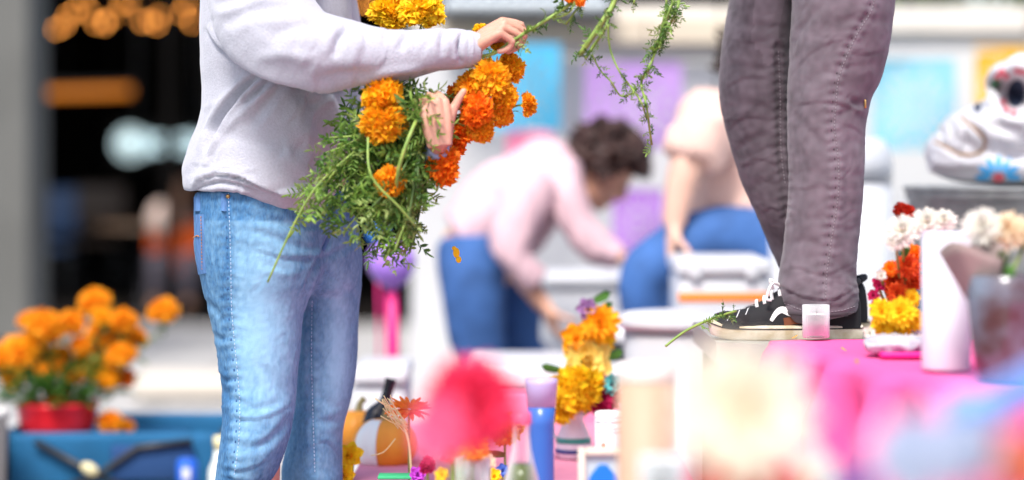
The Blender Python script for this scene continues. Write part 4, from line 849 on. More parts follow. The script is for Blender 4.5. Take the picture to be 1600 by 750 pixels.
# skate shoes
m_canvas = mat('shoe_canvas', (.012, .012, .014), .85, bump=.4, bscale=900, bdist=.0005); m_suede = mat('shoe_suede', (.018, .016, .017), .95, var=.4, vscale=60, bump=.5, bscale=300, bdist=.001)
m_sole = mat('shoe_sole', (.72, .68, .58), .7, col2=(.42, .33, .20), vscale=22); m_lace = mat('lace', (.78, .78, .76), .8)
def shoe(tx, y, L, s=1., full=True):
    """toe at x=tx pointing to -X, length L"""
    z0 = TZ+.001
    def out(t):      # half width by position 0 toe .. 1 heel
        return .049*math.sin(math.pi*min(1, max(0, (t*.94+.03)))**.9)**.42*(1-.22*max(0, t-.35))
    def solid(zs, grow, n=30, x0=0, x1=1):
        mb = MB(); rings = []
        pts = []
        for k in range(n+1): t = x0+(x1-x0)*(1-math.cos(math.pi*k/n))/2; pts.append((t, out(t)))
        loop = [(t, w) for t, w in pts]+[(t, -w) for t, w in reversed(pts[1:-1])]
        for zi, gr in zip(zs, grow):
            for t, w in loop:
                lift = .010*max(0, 1-t/.16)**2; mb.v.append((tx+(t-.5)*(L+gr*.003)+.5*L, y+(w+(gr*.002 if w > 0 else -gr*.002)), z0+zi+lift))
        m = len(loop)
        for i in range(len(zs)-1):
            for k in range(m): mb.f.append((i*m+k, i*m+(k+1) % m, (i+1)*m+(k+1) % m, (i+1)*m+k))
        mb.f.append(tuple(range(m-1, -1, -1))); mb.f.append(tuple((len(zs)-1)*m+k for k in range(m))); return mb
    so = part('sole', solid((0, .003, .019, .0255, .0265), (0, 1, 1.2, 1, .2)), m_sole, mn)
    part('sole_line', solid((.0200, .0203, .0218, .0221), (1.25, 1.75, 1.75, 1.25)), m_canvas, mn)
    # upper
    prof = [(0.02, .034, .020), (.06, .044, .034), (.14, .054, .042), (.24, .062, .045), (.34, .074, .044), (.44, .092, .041), (.54, .110, .037), (.64, .122, .035), (.76, .114, .034), (.88, .108, .033), (.965, .098, .026), (.99, .07, .018)]
    mb = MB(); nn = 18
    P, A = spline([(t*L, 0, h) for t, h, w in prof], [(w, 1) for t, h, w in prof], 4)
    for q, (w, _) in zip(P, A):
        for k in range(nn+1):
            a = math.pi*k/nn; c = math.cos(a); sn = math.sin(a)
            mb.v.append((tx+q.x, y+w*math.copysign(abs(c)**.8, c), z0+.022+(q.z-.026)*sn**.75))
    N = len(P)
    for i in range(N-1):
        for k in range(nn): mb.f.append((i*(nn+1)+k, i*(nn+1)+k+1, (i+1)*(nn+1)+k+1, (i+1)*(nn+1)+k))
    mb.f.append(tuple(range(nn+1))); mb.f.append(tuple((N-1)*(nn+1)+k for k in range(nn, -1, -1)))
    um = mb.mesh(); up = part('upper', um, m_canvas, mn); tr = BVHTree.FromPolygons([v.co+Vector(mn.location) for v in um.vertices], [tuple(p.vertices) for p in um.polygons])
    def sidepatch(pts, w, m, nm, lift=.0015, wf=None):
        """a strip laid on the camera side of the upper, pts = (t, z)"""
        Pp = poly([(tx+t*L, 0, z0+z) for t, z in pts], 8); mb = MB()
        for i, q in enumerate(Pp):
            tg = (Pp[min(i+1, len(Pp)-1)]-Pp[max(i-1, 0)]).normalized(); nr = Vector((-tg.z, 0, tg.x)); ww = wf(i/(len(Pp)-1))*w if wf else w
            for sgn in (-1, 0, 1):
                o_ = q+nr*ww*sgn; h = tr.ray_cast(Vector((o_.x, y-.3, o_.z)), Vector((0, 1, 0))); hp = h[0] if h[0] else Vector((o_.x, y-.01, o_.z))
                mb.v.append(tuple(hp-Vector((0, lift, 0))))
        for i in range(len(Pp)-1):
            for k in range(2): mb.f.append((i*3+k, i*3+k+1, (i+1)*3+k+1, (i+1)*3+k))
        o = part(nm, mb, m, mn); return o
    if full:
        sidepatch([(.385, .036), (.42, .050), (.46, .056), (.52, .050), (.60, .047), (.68, .052), (.76, .058), (.80, .056)], .006, mat('stripe_white', (.80, .80, .78), .5), 'side_stripe', wf=lambda t: .5+.6*math.sin(math.pi*t))
        sidepatch([(.03, .038), (.10, .043), (.18, .042), (.24, .038)], .009, m_suede, 'toe_cap', .001)
        sidepatch([(.47, .034), (.58, .037), (.72, .036)], .007, mat('brown_panel', (.16, .05, .02), .8), 'heel_panel', .001)
        for k in range(6):
            t = .30+k*.05; x = tx+t*L
            h = tr.ray_cast(Vector((x, y-.012, z0+.3)), Vector((0, 0, -1)))[0]; h2 = tr.ray_cast(Vector((x+.004, y+.016, z0+.3)), Vector((0, 0, -1)))[0]; h0 = tr.ray_cast(Vector((x, y-.026, z0+.3)), Vector((0, 0, -1)))[0]
            if h and h2 and h0: part('lace', MB().tube([h0, h+Vector((0, 0, .004)), (h+h2)/2+Vector((0, 0, .006)), h2+Vector((0, 0, .003))], (.0032), n=7), m_lace, mn)
        kx = tx+.46*L
        for dx, dz, dy in ((-.030, -.020, -.030), (.020, -.014, -.030), (-.022, .012, -.012), (.018, .016, -.010)):
            part('lace_loop', MB().tube([(kx, y-.014, z0+.098), (kx+dx*.6, y-.02+dy*.6, z0+.106+dz*.1), (kx+dx, y-.02+dy, z0+.098+dz), (kx+dx*.7, y-.018+dy, z0+.086+dz*.6)], .0026, n=6), m_lace, mn)
        for a in ((.10, .058), (.16, .064), (.22, .069)):
            sidepatch([(a[0], a[1]-.022), (a[0]+.03, a[1]-.010), (a[0]+.07, a[1]-.006)], .0006, mat('thread_white', (.6, .6, .6), .7), 'stitch_row', .0012)
    part('heel_tab', MB().box((tx+L*.995, y-.002, z0+.020), (.004, .030, .012), bev=.001), mat('red_rubber', (.65, .03, .02), .5), mn)
    part('collar', MB().tube([(tx+L*.92, y-.028, z0+.100), (tx+L*.975, y, z0+.106), (tx+L*.92, y+.028, z0+.100)], .007, n=8), m_canvas, mn)
xt = W(1110, 0, 4.47).x; shoe(xt, 4.47, W(1346, 0, 4.47).x-xt)
xt = W(1140, 0, 4.62).x; shoe(xt, 4.63, W(1356, 0, 4.63).x-xt, full=False)
# ------------------------------------------------------------------ the marigold bouquet
random.seed(11)
def pm(name, a, b, sc=3.5, thin=True, rough=.7): return mat(name, a, rough, col2=b, vscale=sc, thin=thin)
m_mo = pm('marigold_orange', (1.0, .50, .012), (1.0, .37, .008)); m_my = pm('marigold_gold', (1.0, .60, .01), (1.0, .38, .006)); m_mr = pm('marigold_deep', (1.0, .31, .008), (1.0, .20, .005)); m_yel = pm('marigold_yellow', (1.0, .72, .012), (1.0, .56, .008))
m_leaf = pm('leaf_green', (.12, .26, .04), (.045, .12, .015), 45, rough=.5); m_leaf2 = pm('leaf_highlight', (.32, .50, .09), (.14, .28, .04), 45, rough=.5)  # leaf greens vary; the paler ones paint highlights into the foliage
m_leaf3 = pm('leaf_lit', (.36, .46, .14), (.22, .33, .08), 45, rough=.4); m_stem = mat('stem_green', (.30, .40, .08), .5, col2=(.18, .30, .06), vscale=60); m_stemd = mat('stem_dark', (.12, .20, .05), .5, col2=(.07, .14, .04), vscale=60)
leaves = []
for i in range(10):
    me = fern_leaf(L=random.uniform(.030, .048), n=random.choice((3, 4, 4)), lw=random.uniform(.0040, .0058), ll=random.uniform(.013, .020)); me.materials.append((m_leaf, m_leaf2, m_leaf, m_leaf3, m_leaf2)[i % 5]); leaves.append(me)
def head_mesh(Rr, m, **k):
    me = pompom(Rr, **k); me.materials.append(m); return me
HM = {('o', 0): head_mesh(1, m_mo), ('o', 1): head_mesh(1, m_mo, n=180, w=.38), ('g', 0): head_mesh(1, m_my), ('g', 1): head_mesh(1, m_my, n=230, w=.28), ('r', 0): head_mesh(1, m_mr), ('y', 0): head_mesh(1, m_yel), ('y', 1): head_mesh(1, m_yel, n=180, w=.38)}
calx = MB().lathe((0, 0, 0), [(.08, -.75), (.16, -.7), (.34, -.45), (.42, -.2), (.45, .0), (.3, .12)], n=10).mesh('calyx'); calx.materials.append(m_stem)
GRP = Vector(W(705, 172, 4.235))
def marigold(px, py, d, rpx, key, v, direc, label, base=None, leafn=7, stempts=None, group='marigolds in the held bouquet', via=None):
    c = W(px, py, d); Rr = PX(rpx, d); b0 = Vector(base) if base is not None else GRP+Vector((random.uniform(-.02, .02), random.uniform(-.015, .02), random.uniform(-.02, .02)))
    root = thing('marigold', b0, label, 'marigold', group)
    dn = Vector(direc).normalized(); M = frame_to(dn, c, random.uniform(0, 6), Rr)
    inst('petals', HM[(key, v)], root, M @ Matrix.Diagonal((random.uniform(.84, 1.16), random.uniform(.84, 1.16), random.uniform(.72, 1.05), 1))); inst('calyx', calx, root, M)
    e = c-dn*Rr*.7
    pts = [b0]+(via or [b0.lerp(e, .6)-dn*.02*0+Vector((0, .01, -.01))])+[e-dn*.012, e]
    stem_and_leaves(root, pts, .0019, m_stem, leaves, leafn, 1.0, .8, .35, .95); return root
H_ = [
 (612, 20, 4.36, 33, 'y', 0, (-.4, -.6, .6), 'yellow marigold above the sweatshirt sleeve, the left of two'),
 (660, 16, 4.33, 36, 'y', 1, (.1, -.7, .7), 'large yellow marigold above the sleeve, the right of two'),
 (598, 157, 4.16, 35, 'g', 0, (-.35, -.9, .25), 'large golden marigold low under the sleeve at the left of the bouquet'),
 (600, 192, 4.15, 31, 'g', 1, (.1, -.9, -.45), 'golden marigold tucked beneath the large golden one on the left'),
 (609, 284, 4.14, 25, 'o', 1, (.1, -.95, .2), 'small orange marigold alone among the leaves at the bouquet bottom'),
 (692, 259, 4.19, 31, 'r', 0, (.15, -.85, -.3), 'deep orange marigold hanging below the girl\'s left hand'),
 (797, 106, 4.24, 22, 'g', 0, (.7, -.5, .5), 'golden marigold at the top right of the bouquet under the fingers'),
 (768, 122, 4.20, 27, 'g', 1, (.3, -.85, .3), 'golden orange marigold just under the pinching fingers'),
 (738, 138, 4.22, 28, 'o', 0, (-.1, -.9, .3), 'orange marigold left of the cluster beside the raised thumb'),
 (745, 172, 4.19, 27, 'r', 0, (.2, -.95, 0), 'deep orange marigold at the centre of the bouquet cluster'),
 (788, 150, 4.22, 22, 'g', 0, (.6, -.7, .1), 'golden marigold between the top flower and the side-on flower'),
 (825, 163, 4.24, 16, 'o', 1, (.95, -.25, .15), 'small orange marigold seen side-on at the right tip of the bouquet'),
 (783, 178, 4.23, 19, 'o', 0, (.6, -.7, -.3), 'small orange marigold under the side-on flower'),
 (752, 200, 4.21, 22, 'o', 1, (.3, -.8, -.5), 'orange marigold on the lower edge of the cluster'),
 (726, 205, 4.26, 24, 'r', 0, (0, -.9, -.3), 'deep orange marigold right of the girl\'s left wrist'),
 (712, 224, 4.27, 18, 'r', 0, (-.1, -.9, -.3), 'deep orange marigold just above the lowest deep orange one'),
 (716, 150, 4.25, 20, 'r', 0, (-.3, -.9, .2), 'deep orange marigold half hidden behind the raised thumb'),
 (778, 68, 4.26, 14, 'y', 0, (.2, -.8, .3), 'yellow marigold showing through the fingers of the right hand'),
 (748, 46, 4.28, 10, 'y', 1, (-.4, -.5, .7), 'little yellow marigold above the right wrist'),
]
for px, py, d, r, k, v, dr, lab in H_:
    base = W(628, 130, 4.34) if py < 40 else None
    marigold(px, py, d, r, k, v, dr, lab, base=base, leafn=2 if px > 700 else 5)
# foliage: cut stalks fanned down to the left
def stalk(name, label, pts, rad, nleaf, group, spread=1., lscale=1., t0=.08, t1=1., sm=None):
    root = thing(name, Vector(pts[0]), label, 'stalk', group); stem_and_leaves(root, pts, rad, sm or m_stemd, leaves, nleaf, spread, lscale, t0, t1); return root
ORD = 'first second third fourth fifth sixth seventh eighth ninth tenth eleventh twelfth thirteenth fourteenth fifteenth sixteenth seventeenth eighteenth nineteenth twentieth'.split()
ORD += ['twenty-'+w for w in ORD[:9]]+['thirtieth']+['thirty-'+w for w in ORD[:9]]+['fortieth']+['forty-'+w for w in ORD[:9]]
ends = [(470, 312), (480, 340), (497, 300), (505, 345), (520, 330), (505, 240), (515, 215), (535, 365), (548, 340), (560, 372), (575, 350), (590, 385), (600, 350), (615, 395), (628, 385), (638, 345), (650, 300), (662, 275), (530, 270), (545, 300), (570, 290), (560, 240), (525, 185), (545, 160), (640, 240), (660, 225), (585, 240), (590, 320), (612, 322), (625, 310), (510, 275), (555, 200), (575, 330), (535, 230), (640, 200), (560, 145), (600, 408), (612, 385), (640, 392), (572, 395), (652, 190), (495, 320), (540, 320), (650, 150), (645, 175)]
order = sorted(range(len(ends)), key=lambda q: ends[q][0]); low = lambda b: 'low over the jeans' if b > 330 else ('by the sweatshirt hem' if b > 270 else ('midway up the bouquet' if b > 205 else 'high under the sleeve'))
for i, (a, b) in enumerate(ends):
    dz = random.uniform(4.12, 4.27); e = W(a, b, dz); g0 = GRP+Vector((random.uniform(-.035, .01), random.uniform(-.01, .02), random.uniform(-.02, .02)))
    m1 = g0.lerp(e, .35)+Vector((random.uniform(-.015, .01), random.uniform(-.03, .02), random.uniform(-.0, .03))); m2 = g0.lerp(e, .7)+Vector((random.uniform(-.015, .015), random.uniform(-.03, .01), random.uniform(-.01, .02)))
    L = (e-g0).length
    stalk('marigold_stalk', 'leafy stalk in the bouquet, tip %s from the left, ending %s' % (ORD[order.index(i)], low(b)), [g0, m1, m2, e], random.choice((.0014, .0018, .0024)), int(4+L*58), 'leafy stalks in the held bouquet', 1.0, .95, .22, 1.0, random.choice((m_stem, m_stemd, m_stemd)))
stalk('marigold_stalk', 'long bare pale stalk sticking out lowest from the bouquet over the jeans', [W(560, 232, 4.16), W(500, 285, 4.12), W(462, 345, 4.12), W(418, 441, 4.13)], .0019, 9, None, 1, .8, .0, .45, m_stem)
stalk('marigold_stalk', 'thick pale green stem crossing the middle of the bouquet', [W(664, 162, 4.19), W(645, 200, 4.11), W(625, 255, 4.10), W(618, 300, 4.13)], .0034, 3, None, 1, .7, .5, 1, m_stem)
stalk('marigold_stalk', 'curved pale stem looping under the small orange marigold', [W(575, 215, 4.12), W(580, 275, 4.09), (W(625, 325, 4.10)), W(648, 352, 4.12)], .0022, 5, None, 1, .7, .3, 1, m_stem)
# stem the girl is taking, running up to the right
stalk('marigold_stalk', 'green stem running up right from the girl\'s pinching fingers', [W(700, 100, 4.22), W(770, 84, 4.20), W(800, 64, 4.20), W(846, 36, 4.19), W(896, 2, 4.19), W(930, -40, 4.20)], .0033, 24, None, 1., .62, .38, .95, m_stem)
marigold(897, -2, 4.18, 15, 'r', 0, (.2, -.5, .8), 'red orange marigold at the top edge on the stem being passed', base=W(858, 28, 4.19), leafn=4, group='marigolds being passed over')
# stems hanging from the man's hand
HND = W(1000, -120, 4.20)
hang = [([(985, -110), (962, -5), (940, 35), (907, 84)], .0048, 18, 'thick pale green stem hanging from above with a cut end', .9, (.25, 1)),
 ([(985, -110), (955, 10), (945, 45), (925, 75), (915, 90)], .0028, 16, 'second green stem lying along the thick cut stem', .8, (.3, 1)),
 ([(950, 38), (953, 75), (968, 112), (985, 135), (1002, 160), (1010, 185)], .0018, 14, 'thin forked green stem trailing down in front of the purple banner', .75, (.35, 1)),
 ([(925, 85), (938, 110), (955, 128), (970, 150), (990, 145)], .0016, 13, 'thin side shoot curving right under the cut stem end', .7, (0, 1)),
 ([(1010, -110), (1040, -10), (1035, 40), (1026, 75), (1014, 105), (1002, 130), (1010, 165), (1018, 226)], .0021, 46, 'long leafy marigold shoot drooping lowest from above', .85, (.28, 1)),
 ([(1015, -110), (1058, -15), (1055, 20), (1040, 50), (1030, 75)], .0026, 30, 'right-hand leafy marigold shoot hanging from above', .95, (.35, 1)),
 ([(1005, -110), (1048, -10), (1046, 15), (1032, 52)], .0022, 22, 'pale leafy shoot hanging beside the right-hand one', .9, (.35, 1)),
 ([(990, -110), (930, -20), (905, 10), (884, 38)], .0018, 13, 'short leafy shoot hanging left of the thick cut stem', .7, (.5, 1)),
 ([(1000, -110), (998, -30), (990, 5)], .0018, 9, 'tiny leafy tip showing at the top edge between the stems', .6, (.5, 1))]
for pts, r, nl, lab, ls, (a, b) in hang:
    dz = random.uniform(4.17, 4.24); stalk('marigold_stalk', lab, [W(x, y, dz+.004*i*(1 if i % 2 else -1)) for i, (x, y) in enumerate(pts)], r, nl, 'stems hanging from the man\'s hand', .8, ls*.62, a, b, m_stem)
stalk('marigold_stalk', 'cut green stem lying on the table at the toe of the shoe', [W(1040, 541, 4.28), W(1070, 518, 4.30), W(1110, 499, 4.34), W(1150, 486, 4.38)], .0024, 10, None, 1, .5, .5, 1., m_stem)
top('petal', MB().blob((0, 0, 0), (.006, .002, .009)).blob((.004, 0, -.012), (.005, .002, .006)).blob((-.004, .001, .008), (.004, .002, .004)), m_yel, 'single yellow petal falling in front of the grey wall', 'petal', (0, 0, 0)).location = W(713, 395, 4.3)

# ------------------------------------------------------------------ candle by the shoe
m_glass = mat('clear_glass', (.9, .92, .92), .05)
_t = m_glass.node_tree; _tr = _t.nodes.new('ShaderNodeBsdfTransparent'); _mx = _t.nodes.new('ShaderNodeMixShader'); _fr = _t.nodes.new('ShaderNodeLayerWeight'); _fr.inputs[0].default_value = .5
_t.links.new(_fr.outputs['Facing'], _mx.inputs[0]); _t.links.new(_tr.outputs[0], _mx.inputs[1]); _t.links.new(_t.nodes['Principled BSDF'].outputs[0], _mx.inputs[2]); _t.links.new(_mx.outputs[0], _t.nodes['Material Output'].inputs[0]); _tr.inputs[0].default_value = (.93, .95, .95, 1); m_wax = mat('white_wax', (.80, .79, .78), .5)
def votive(px, py, d, r, h, lab, wax=None, z=None, waxh=.7):
    p = W(px, py, d); 
    if z is not None: p.z = z
    t = thing('votive_candle', p, lab, 'candle')
    part('glass', MB().lathe(p, [(r*.9, 0), (r, .002), (r, h), (r*.93, h), (r*.92, .004), (.0001, .004)], n=32), m_glass, t)
    part('wax', MB().lathe(p, [(.0001, .005), (r*.9, .005), (r*.9, h*waxh), (r*.8, h*waxh-.002), (.0001, h*waxh-.001)], n=28), wax or m_wax, t)
    part('wick', MB().tube([p+Vector((0, 0, h*waxh-.002)), p+Vector((.001, 0, h*waxh+.006))], .001, n=5), m_black, t)
votive(1275, 537, 4.335, .0245, .059, 'small clear glass votive candle on the pink cloth in front of the shoe', z=TZ+.013, waxh=.72)

# ------------------------------------------------------------------ generic flowers for the arrangements
FM = {}
def fmesh(kind, m):
    k = (kind, m.name)
    if k not in FM:
        me = pompom(1, n=140, w=.40) if kind == 'pom' else mumlike(1, kind); me.materials.append(m); FM[k] = me
    return FM[k]
m_fw = pm('petal_white', (.86, .85, .80), (.80, .76, .66)); m_fc = pm('petal_cream', (.88, .78, .60), (.85, .66, .42)); m_fy = pm('petal_yellow', (1.0, .78, .02), (1.0, .62, .01)); m_fp = pm('petal_pale_yellow', (.95, .80, .25), (.95, .65, .10)); m_fr = pm('petal_redorange', (.80, .12, .01), (.65, .05, .01)); m_fm = pm('petal_magenta', (.60, .01, .12), (.40, .005, .07)); m_fpk = pm('petal_pink', (.95, .16, .30), (.9, .05, .18)); m_lv = pm('petal_lavender', (.70, .68, .85), (.55, .55, .8)); m_fb = pm('petal_blue', (.12, .25, .70), (.05, .12, .5))
m_bushleaf = pm('bush_leaf', (.10, .26, .04), (.05, .14, .02), 20)
bl1 = MB(); petal(bl1, (0, 0, 0), Vector((0, 0, 1)), Vector((0, 1, 0)), 1, .4, curl=.5, cup=.2, ns=5, tipw=.08); bl1 = bl1.mesh('leaf'); bl1.materials.append(m_bushleaf)
def flower(px, py, d, rpx, kind, m, label, base, direc=(0, -1, .3), cat='flower', name='flower', group=None, leafn=2, ll=.06, srad=.0025, core=None):
    c = W(px, py, d); Rr = PX(rpx, d); b0 = Vector(base); root = thing(name, b0, label, cat, group); dn = Vector(direc).normalized()
    inst('petals', fmesh(kind, m), root, frame_to(dn, c, random.uniform(0, 6), Rr))
    if core: part('core', MB().blob(c+dn*Rr*.12, (Rr*.22,)*3, nu=12, nv=8), core, root)
    e = c-dn*Rr*.15; part('stem', MB().tube([b0, b0.lerp(e, .6)-dn*.01, e], srad, n=7), m_stem, root)
    for i in range(leafn):
        p = b0.lerp(e, random.uniform(.35, .85)); inst('leaf', bl1, root, frame_to((random.uniform(-1, 1), random.uniform(-.8, .5), random.uniform(.1, .9)), p, random.uniform(0, 6), ll*random.uniform(.7, 1.1)))
    return root

# ---- altar tier: pumpkins, bottle, vases ...
def pumpkin(c, r, m, lab, squash=.82, panel=None, cat='pumpkin'):
    t = thing('pumpkin', (c[0], c[1], c[2]-r*squash), lab, cat); mb = MB(); N = 60; Mv = 24
    for j in range(Mv+1):
        th = math.pi*j/Mv
        for i in range(N):
            ph = 2*math.pi*i/N; rib = 1-.07*abs(math.cos(ph*4.5))**4*math.sin(th)
            rr = r*math.sin(th)*rib; z = r*squash*math.cos(th)*(1-.12*math.exp(-(math.sin(th)/.35)**2)); mb.v.append((c[0]+rr*math.cos(ph), c[1]+rr*math.sin(ph), c[2]+z))
    for j in range(Mv):
        for i in range(N): mb.f.append((j*N+i, (j+1)*N+i, (j+1)*N+(i+1) % N, j*N+(i+1) % N))
    part('rind', mb, m, t); part('stalk', MB().tube([(c[0], c[1], c[2]+r*squash*.8), (c[0]+.004, c[1], c[2]+r*squash+.012), (c[0]+.014, c[1], c[2]+r*squash+.022)], [.010, .007, .008], n=8), mat('pumpkin_stalk', (.30, .26, .12), .8), t)
    if panel:
        pb = MB()
        for j in range(3, Mv-2):
            for i in range(11):
                th = math.pi*j/Mv; ph = R(205+i*5.2); rib = 1-.07*abs(math.cos(ph*4.5))**4*math.sin(th); pb.v.append((c[0]+(r*math.sin(th)*rib+.0012)*math.cos(ph), c[1]+(r*math.sin(th)*rib+.0012)*math.sin(ph), c[2]+(r*squash+.0012)*math.cos(th)*(1-.12*math.exp(-(math.sin(th)/.35)**2))))
        n = Mv-5
        for j in range(n-1):
            for i in range(10): pb.f.append((j*11+i, j*11+i+1, (j+1)*11+i+1, (j+1)*11+i))
        part('painted_panel', pb, panel, t)
    return t
m_pump = mat('pumpkin_orange', (.95, .36, .03), .45, var=.15, vscale=12); m_paint = mat('paint_white', (.85, .85, .83), .5)
pumpkin(tuple(W(602, 694, 4.88)), .068, m_pump, 'small orange pumpkin with a white painted side next to the blue jeans', panel=m_paint)
pumpkin(tuple(W(560, 672, 5.1)), .055, m_pump, 'orange pumpkin half hidden behind the girl\'s jeans', )
bpos = W(562, 645, 5.05); t = thing('dark_bottle', (bpos.x, 5.05, LZ), 'tilted black necked bottle with a dark red label behind the pumpkins', 'bottle')
part('glass', MB().tube([W(590, 690, 5.05), W(590, 668, 5.05), W(592, 648, 5.05), W(600, 630, 5.05), W(606, 612, 5.05), W(611, 592, 5.05)], [.034, .034, .028, .013, .011, .012], n=20), mat('black_glass', (.01, .012, .02), .15), t)
part('label', MB().tube([W(590, 682, 5.05), W(590.5, 664, 5.05)], .0346, n=20), mat('label_wine', (.25, .01, .04), .6), t)
BY = LZ+.0
def on(px, d): p = W(px, 0, d); p.z = LZ-.004; return p
flower(640, 640, 4.55, 34, 'daisy', pm('gerbera_orange', (.95, .30, .03), (.9, .18, .02)), 'spiky orange gerbera above the pumpkin', on(640, 4.6), (0.1, -.3, .9), leafn=0)
flower(548, 712, 4.62, 22, 'star', m_fy, 'bright yellow flower squeezed between the jeans and the pumpkin', on(550, 4.62), (-.2, -1, .2), leafn=0, core=m_mo)
flower(540, 742, 4.60, 18, 'star', m_fy, 'lower yellow flower under the first one beside the jeans', on(543, 4.62), (-.1, -1, .1), leafn=0, core=m_mo)
rf = MB()
for i in range(16):
    a = W(630+random.uniform(-8, 10), 668+random.uniform(-6, 8), 4.5); e = W(588+random.uniform(-4, 22), 624+random.uniform(-8, 28), 4.45+random.uniform(-.05, .05)); rf.tube([a, a.lerp(e, .5)+Vector((0, 0, random.uniform(-.006, .008))), e], .0009, n=5)
rf.tube([W(580, 712, 4.58), W(600, 706, 4.56), W(618, 685, 4.56)], .001, n=5).tube([W(630, 665, 4.5), W(640, 700, 4.5), W(645, 800, 4.5)], .0025, n=6)
top('raffia', rf, mat('raffia', (.80, .68, .35), .7), 'tuft of pale gold raffia straws beside the orange pumpkin', 'straw', W(630, 668, 4.5))
top('paper_strip', MB().box(W(625, 744, 4.45), (.08, .05, .006), bev=.002), mat('green_paper', (.05, .5, .2), .8), 'green paper strip under the orange pumpkin', 'paper', W(625, 744, 4.45)).location.z += 0
# soda bottle
b0 = on(815, 3.78); t = thing('soda_bottle', b0, 'clear glass bottle of pale green drink with a pink cap', 'bottle'); hz = W(0, 644, 3.78).z-b0.z; s_ = hz/.20
prof = [(.026, 0), (.0275, .004), (.0275, .09), (.026, .105), (.020, .125), (.0145, .148), (.0125, .165), (.0125, .182), (.0140, .184), (.0140, .19)]
part('glass', MB().lathe(b0, [(r, z*s_) for r, z in prof], n=28), m_glass, t)
part('drink', MB().lathe(b0, [(.0001, .003)]+[(r-.0015, max(.003, z*s_)) for r, z in prof[:5]]+[(.0001, .125*s_)], n=28), mat('green_drink', (.13, .16, .05), .15), t)
part('cap', MB().lathe(b0, [(.0150, .183*s_), (.0155, .185*s_), (.0150, .198*s_), (.012, .2*s_), (.0001, .2*s_)], n=24), mat('pink_cap', (.85, .15, .28), .4), t)
part('label', MB().lathe(b0, [(.0279, .03*s_), (.0279, .088*s_)], n=28), mat('bottle_label', (.85, .83, .78), .6), t)
for q in (-.35, .35): part('label_spot', MB().blob(b0+Vector((math.sin(q*1.6)*.0276, -math.cos(q*1.6)*.0276, .076*s_)), (.008, .0025, .008), nu=12, nv=6), mat('spot_red', (.8, .10, .05), .6), t)
# blue tall vase
b0 = on(846, 3.98); t = thing('blue_vase', b0, 'tall cobalt blue glass vase fading to lavender at its lip', 'vase'); hz = W(0, 592, 3.98).z-b0.z
part('body', MB().lathe(b0, [(.026, 0), (.028, .01), (.021, hz*.35), (.0205, hz*.7), (.023, hz*.82)], n=28), mat('cobalt_glass', (.04, .13, .44), .25), t)
part('lip', MB().lathe(b0, [(.0232, hz*.82), (.026, hz*.97), (.0265, hz), (.0235, hz), (.02, hz*.85)], n=28), mat('lavender_glass', (.46, .38, .62), .2), t)
part('foot_band', MB().lathe(b0, [(.0285, .03), (.0275, .07)], n=28), mat('band_pale', (.40, .55, .85), .3), t)
# white ceramic jug with green and navy bands
b0 = on(896, 4.95); t = thing('ceramic_jug', b0, 'white ceramic jug with green and navy bands holding yellow flowers', 'jug'); hz = W(0, 640, 4.95).z-b0.z
part('body', MB().lathe(b0, [(.03, 0), (.036, .01), (.037, hz*.3), (.030, hz*.55), (.021, hz*.75), (.020, hz*.85), (.027, hz)], n=28), mat('ceramic_white', (.82, .80, .86), .2), t)
part('green_band', MB().lathe(b0, [(.0372, hz*.32), (.0350, hz*.43)], n=28), mat('glaze_green', (.05, .35, .28), .3), t)
part('navy_band', MB().lathe(b0, [(.0372, .012), (.0384, hz*.12), (.0384, hz*.20)], n=28), mat('glaze_navy', (.01, .03, .20), .3), t)
part('handle', MB().tube([b0+Vector((-.022, 0, hz*.85)), b0+Vector((-.045, 0, hz*.8)), b0+Vector((-.045, 0, hz*.5)), b0+Vector((-.033, 0, hz*.4))], .005, n=8), mat('ceramic_white', (.8, .8, .8)), t)
top_ = W(896, 645, 4.95)
YF = [(938, 506, 26, 'dahlia', m_my, 'orange yellow flower at the top of the jug\'s bunch'), (898, 528, 19, 'star', m_my, 'small golden flower at the upper left of the jug\'s bunch'), (936, 532, 22, 'dahlia', m_fy, 'yellow flower just under the topmost one in the jug'), (916, 562, 33, 'star', m_fp, 'pale yellow open flower in the middle of the jug\'s bunch'), (880, 622, 26, 'pom', m_fy, 'golden pompom flower lowest on the left of the jug'), (902, 606, 28, 'pom', m_fy, 'golden pompom flower next to the lowest one in the jug'), (942, 618, 28, 'dahlia', m_fm, 'dark magenta dahlia at the right of the jug'), (918, 482, 14, 'star', mat('petal_plum', (.35, .18, .40), .8), 'small plum coloured flower at the back of the jug\'s bunch'), (958, 600, 14, 'star', mat('petal_teal', (.10, .42, .42), .8), 'small teal flower on the right behind the magenta dahlia')]
for px, py, r, k, m, lab in YF: flower(px, py, (5.0 if py < 590 else 4.9)+random.uniform(-.05, .05), r*1.3, k, m, lab, top_+Vector((random.uniform(-.01, .01), 0, -.02)), (random.uniform(-.3, .3), -1, random.uniform(0, .4)), group='flowers in the ceramic jug', leafn=0)
t = thing('leaf_spray', W(915, 540, 4.85), 'green leaf spray standing behind the yellow flowers', 'leaves')
for a, b, dx, dz in ((930, 490, .9, .4), (925, 472, 1, .35), (880, 580, -1, .1), (945, 560, .8, .2)): 
    inst('leaf', bl1, t, frame_to((dx, -.2, dz), W(a, b, 5.08), 1.2, .05)); part('stem', MB().tube([top_+Vector((0, 0, -.03)), top_.lerp(W(a, b, 5.08), .6)+Vector((0, .02, .01)), W(a, b, 5.08)], .0018, n=5), m_stem, t)
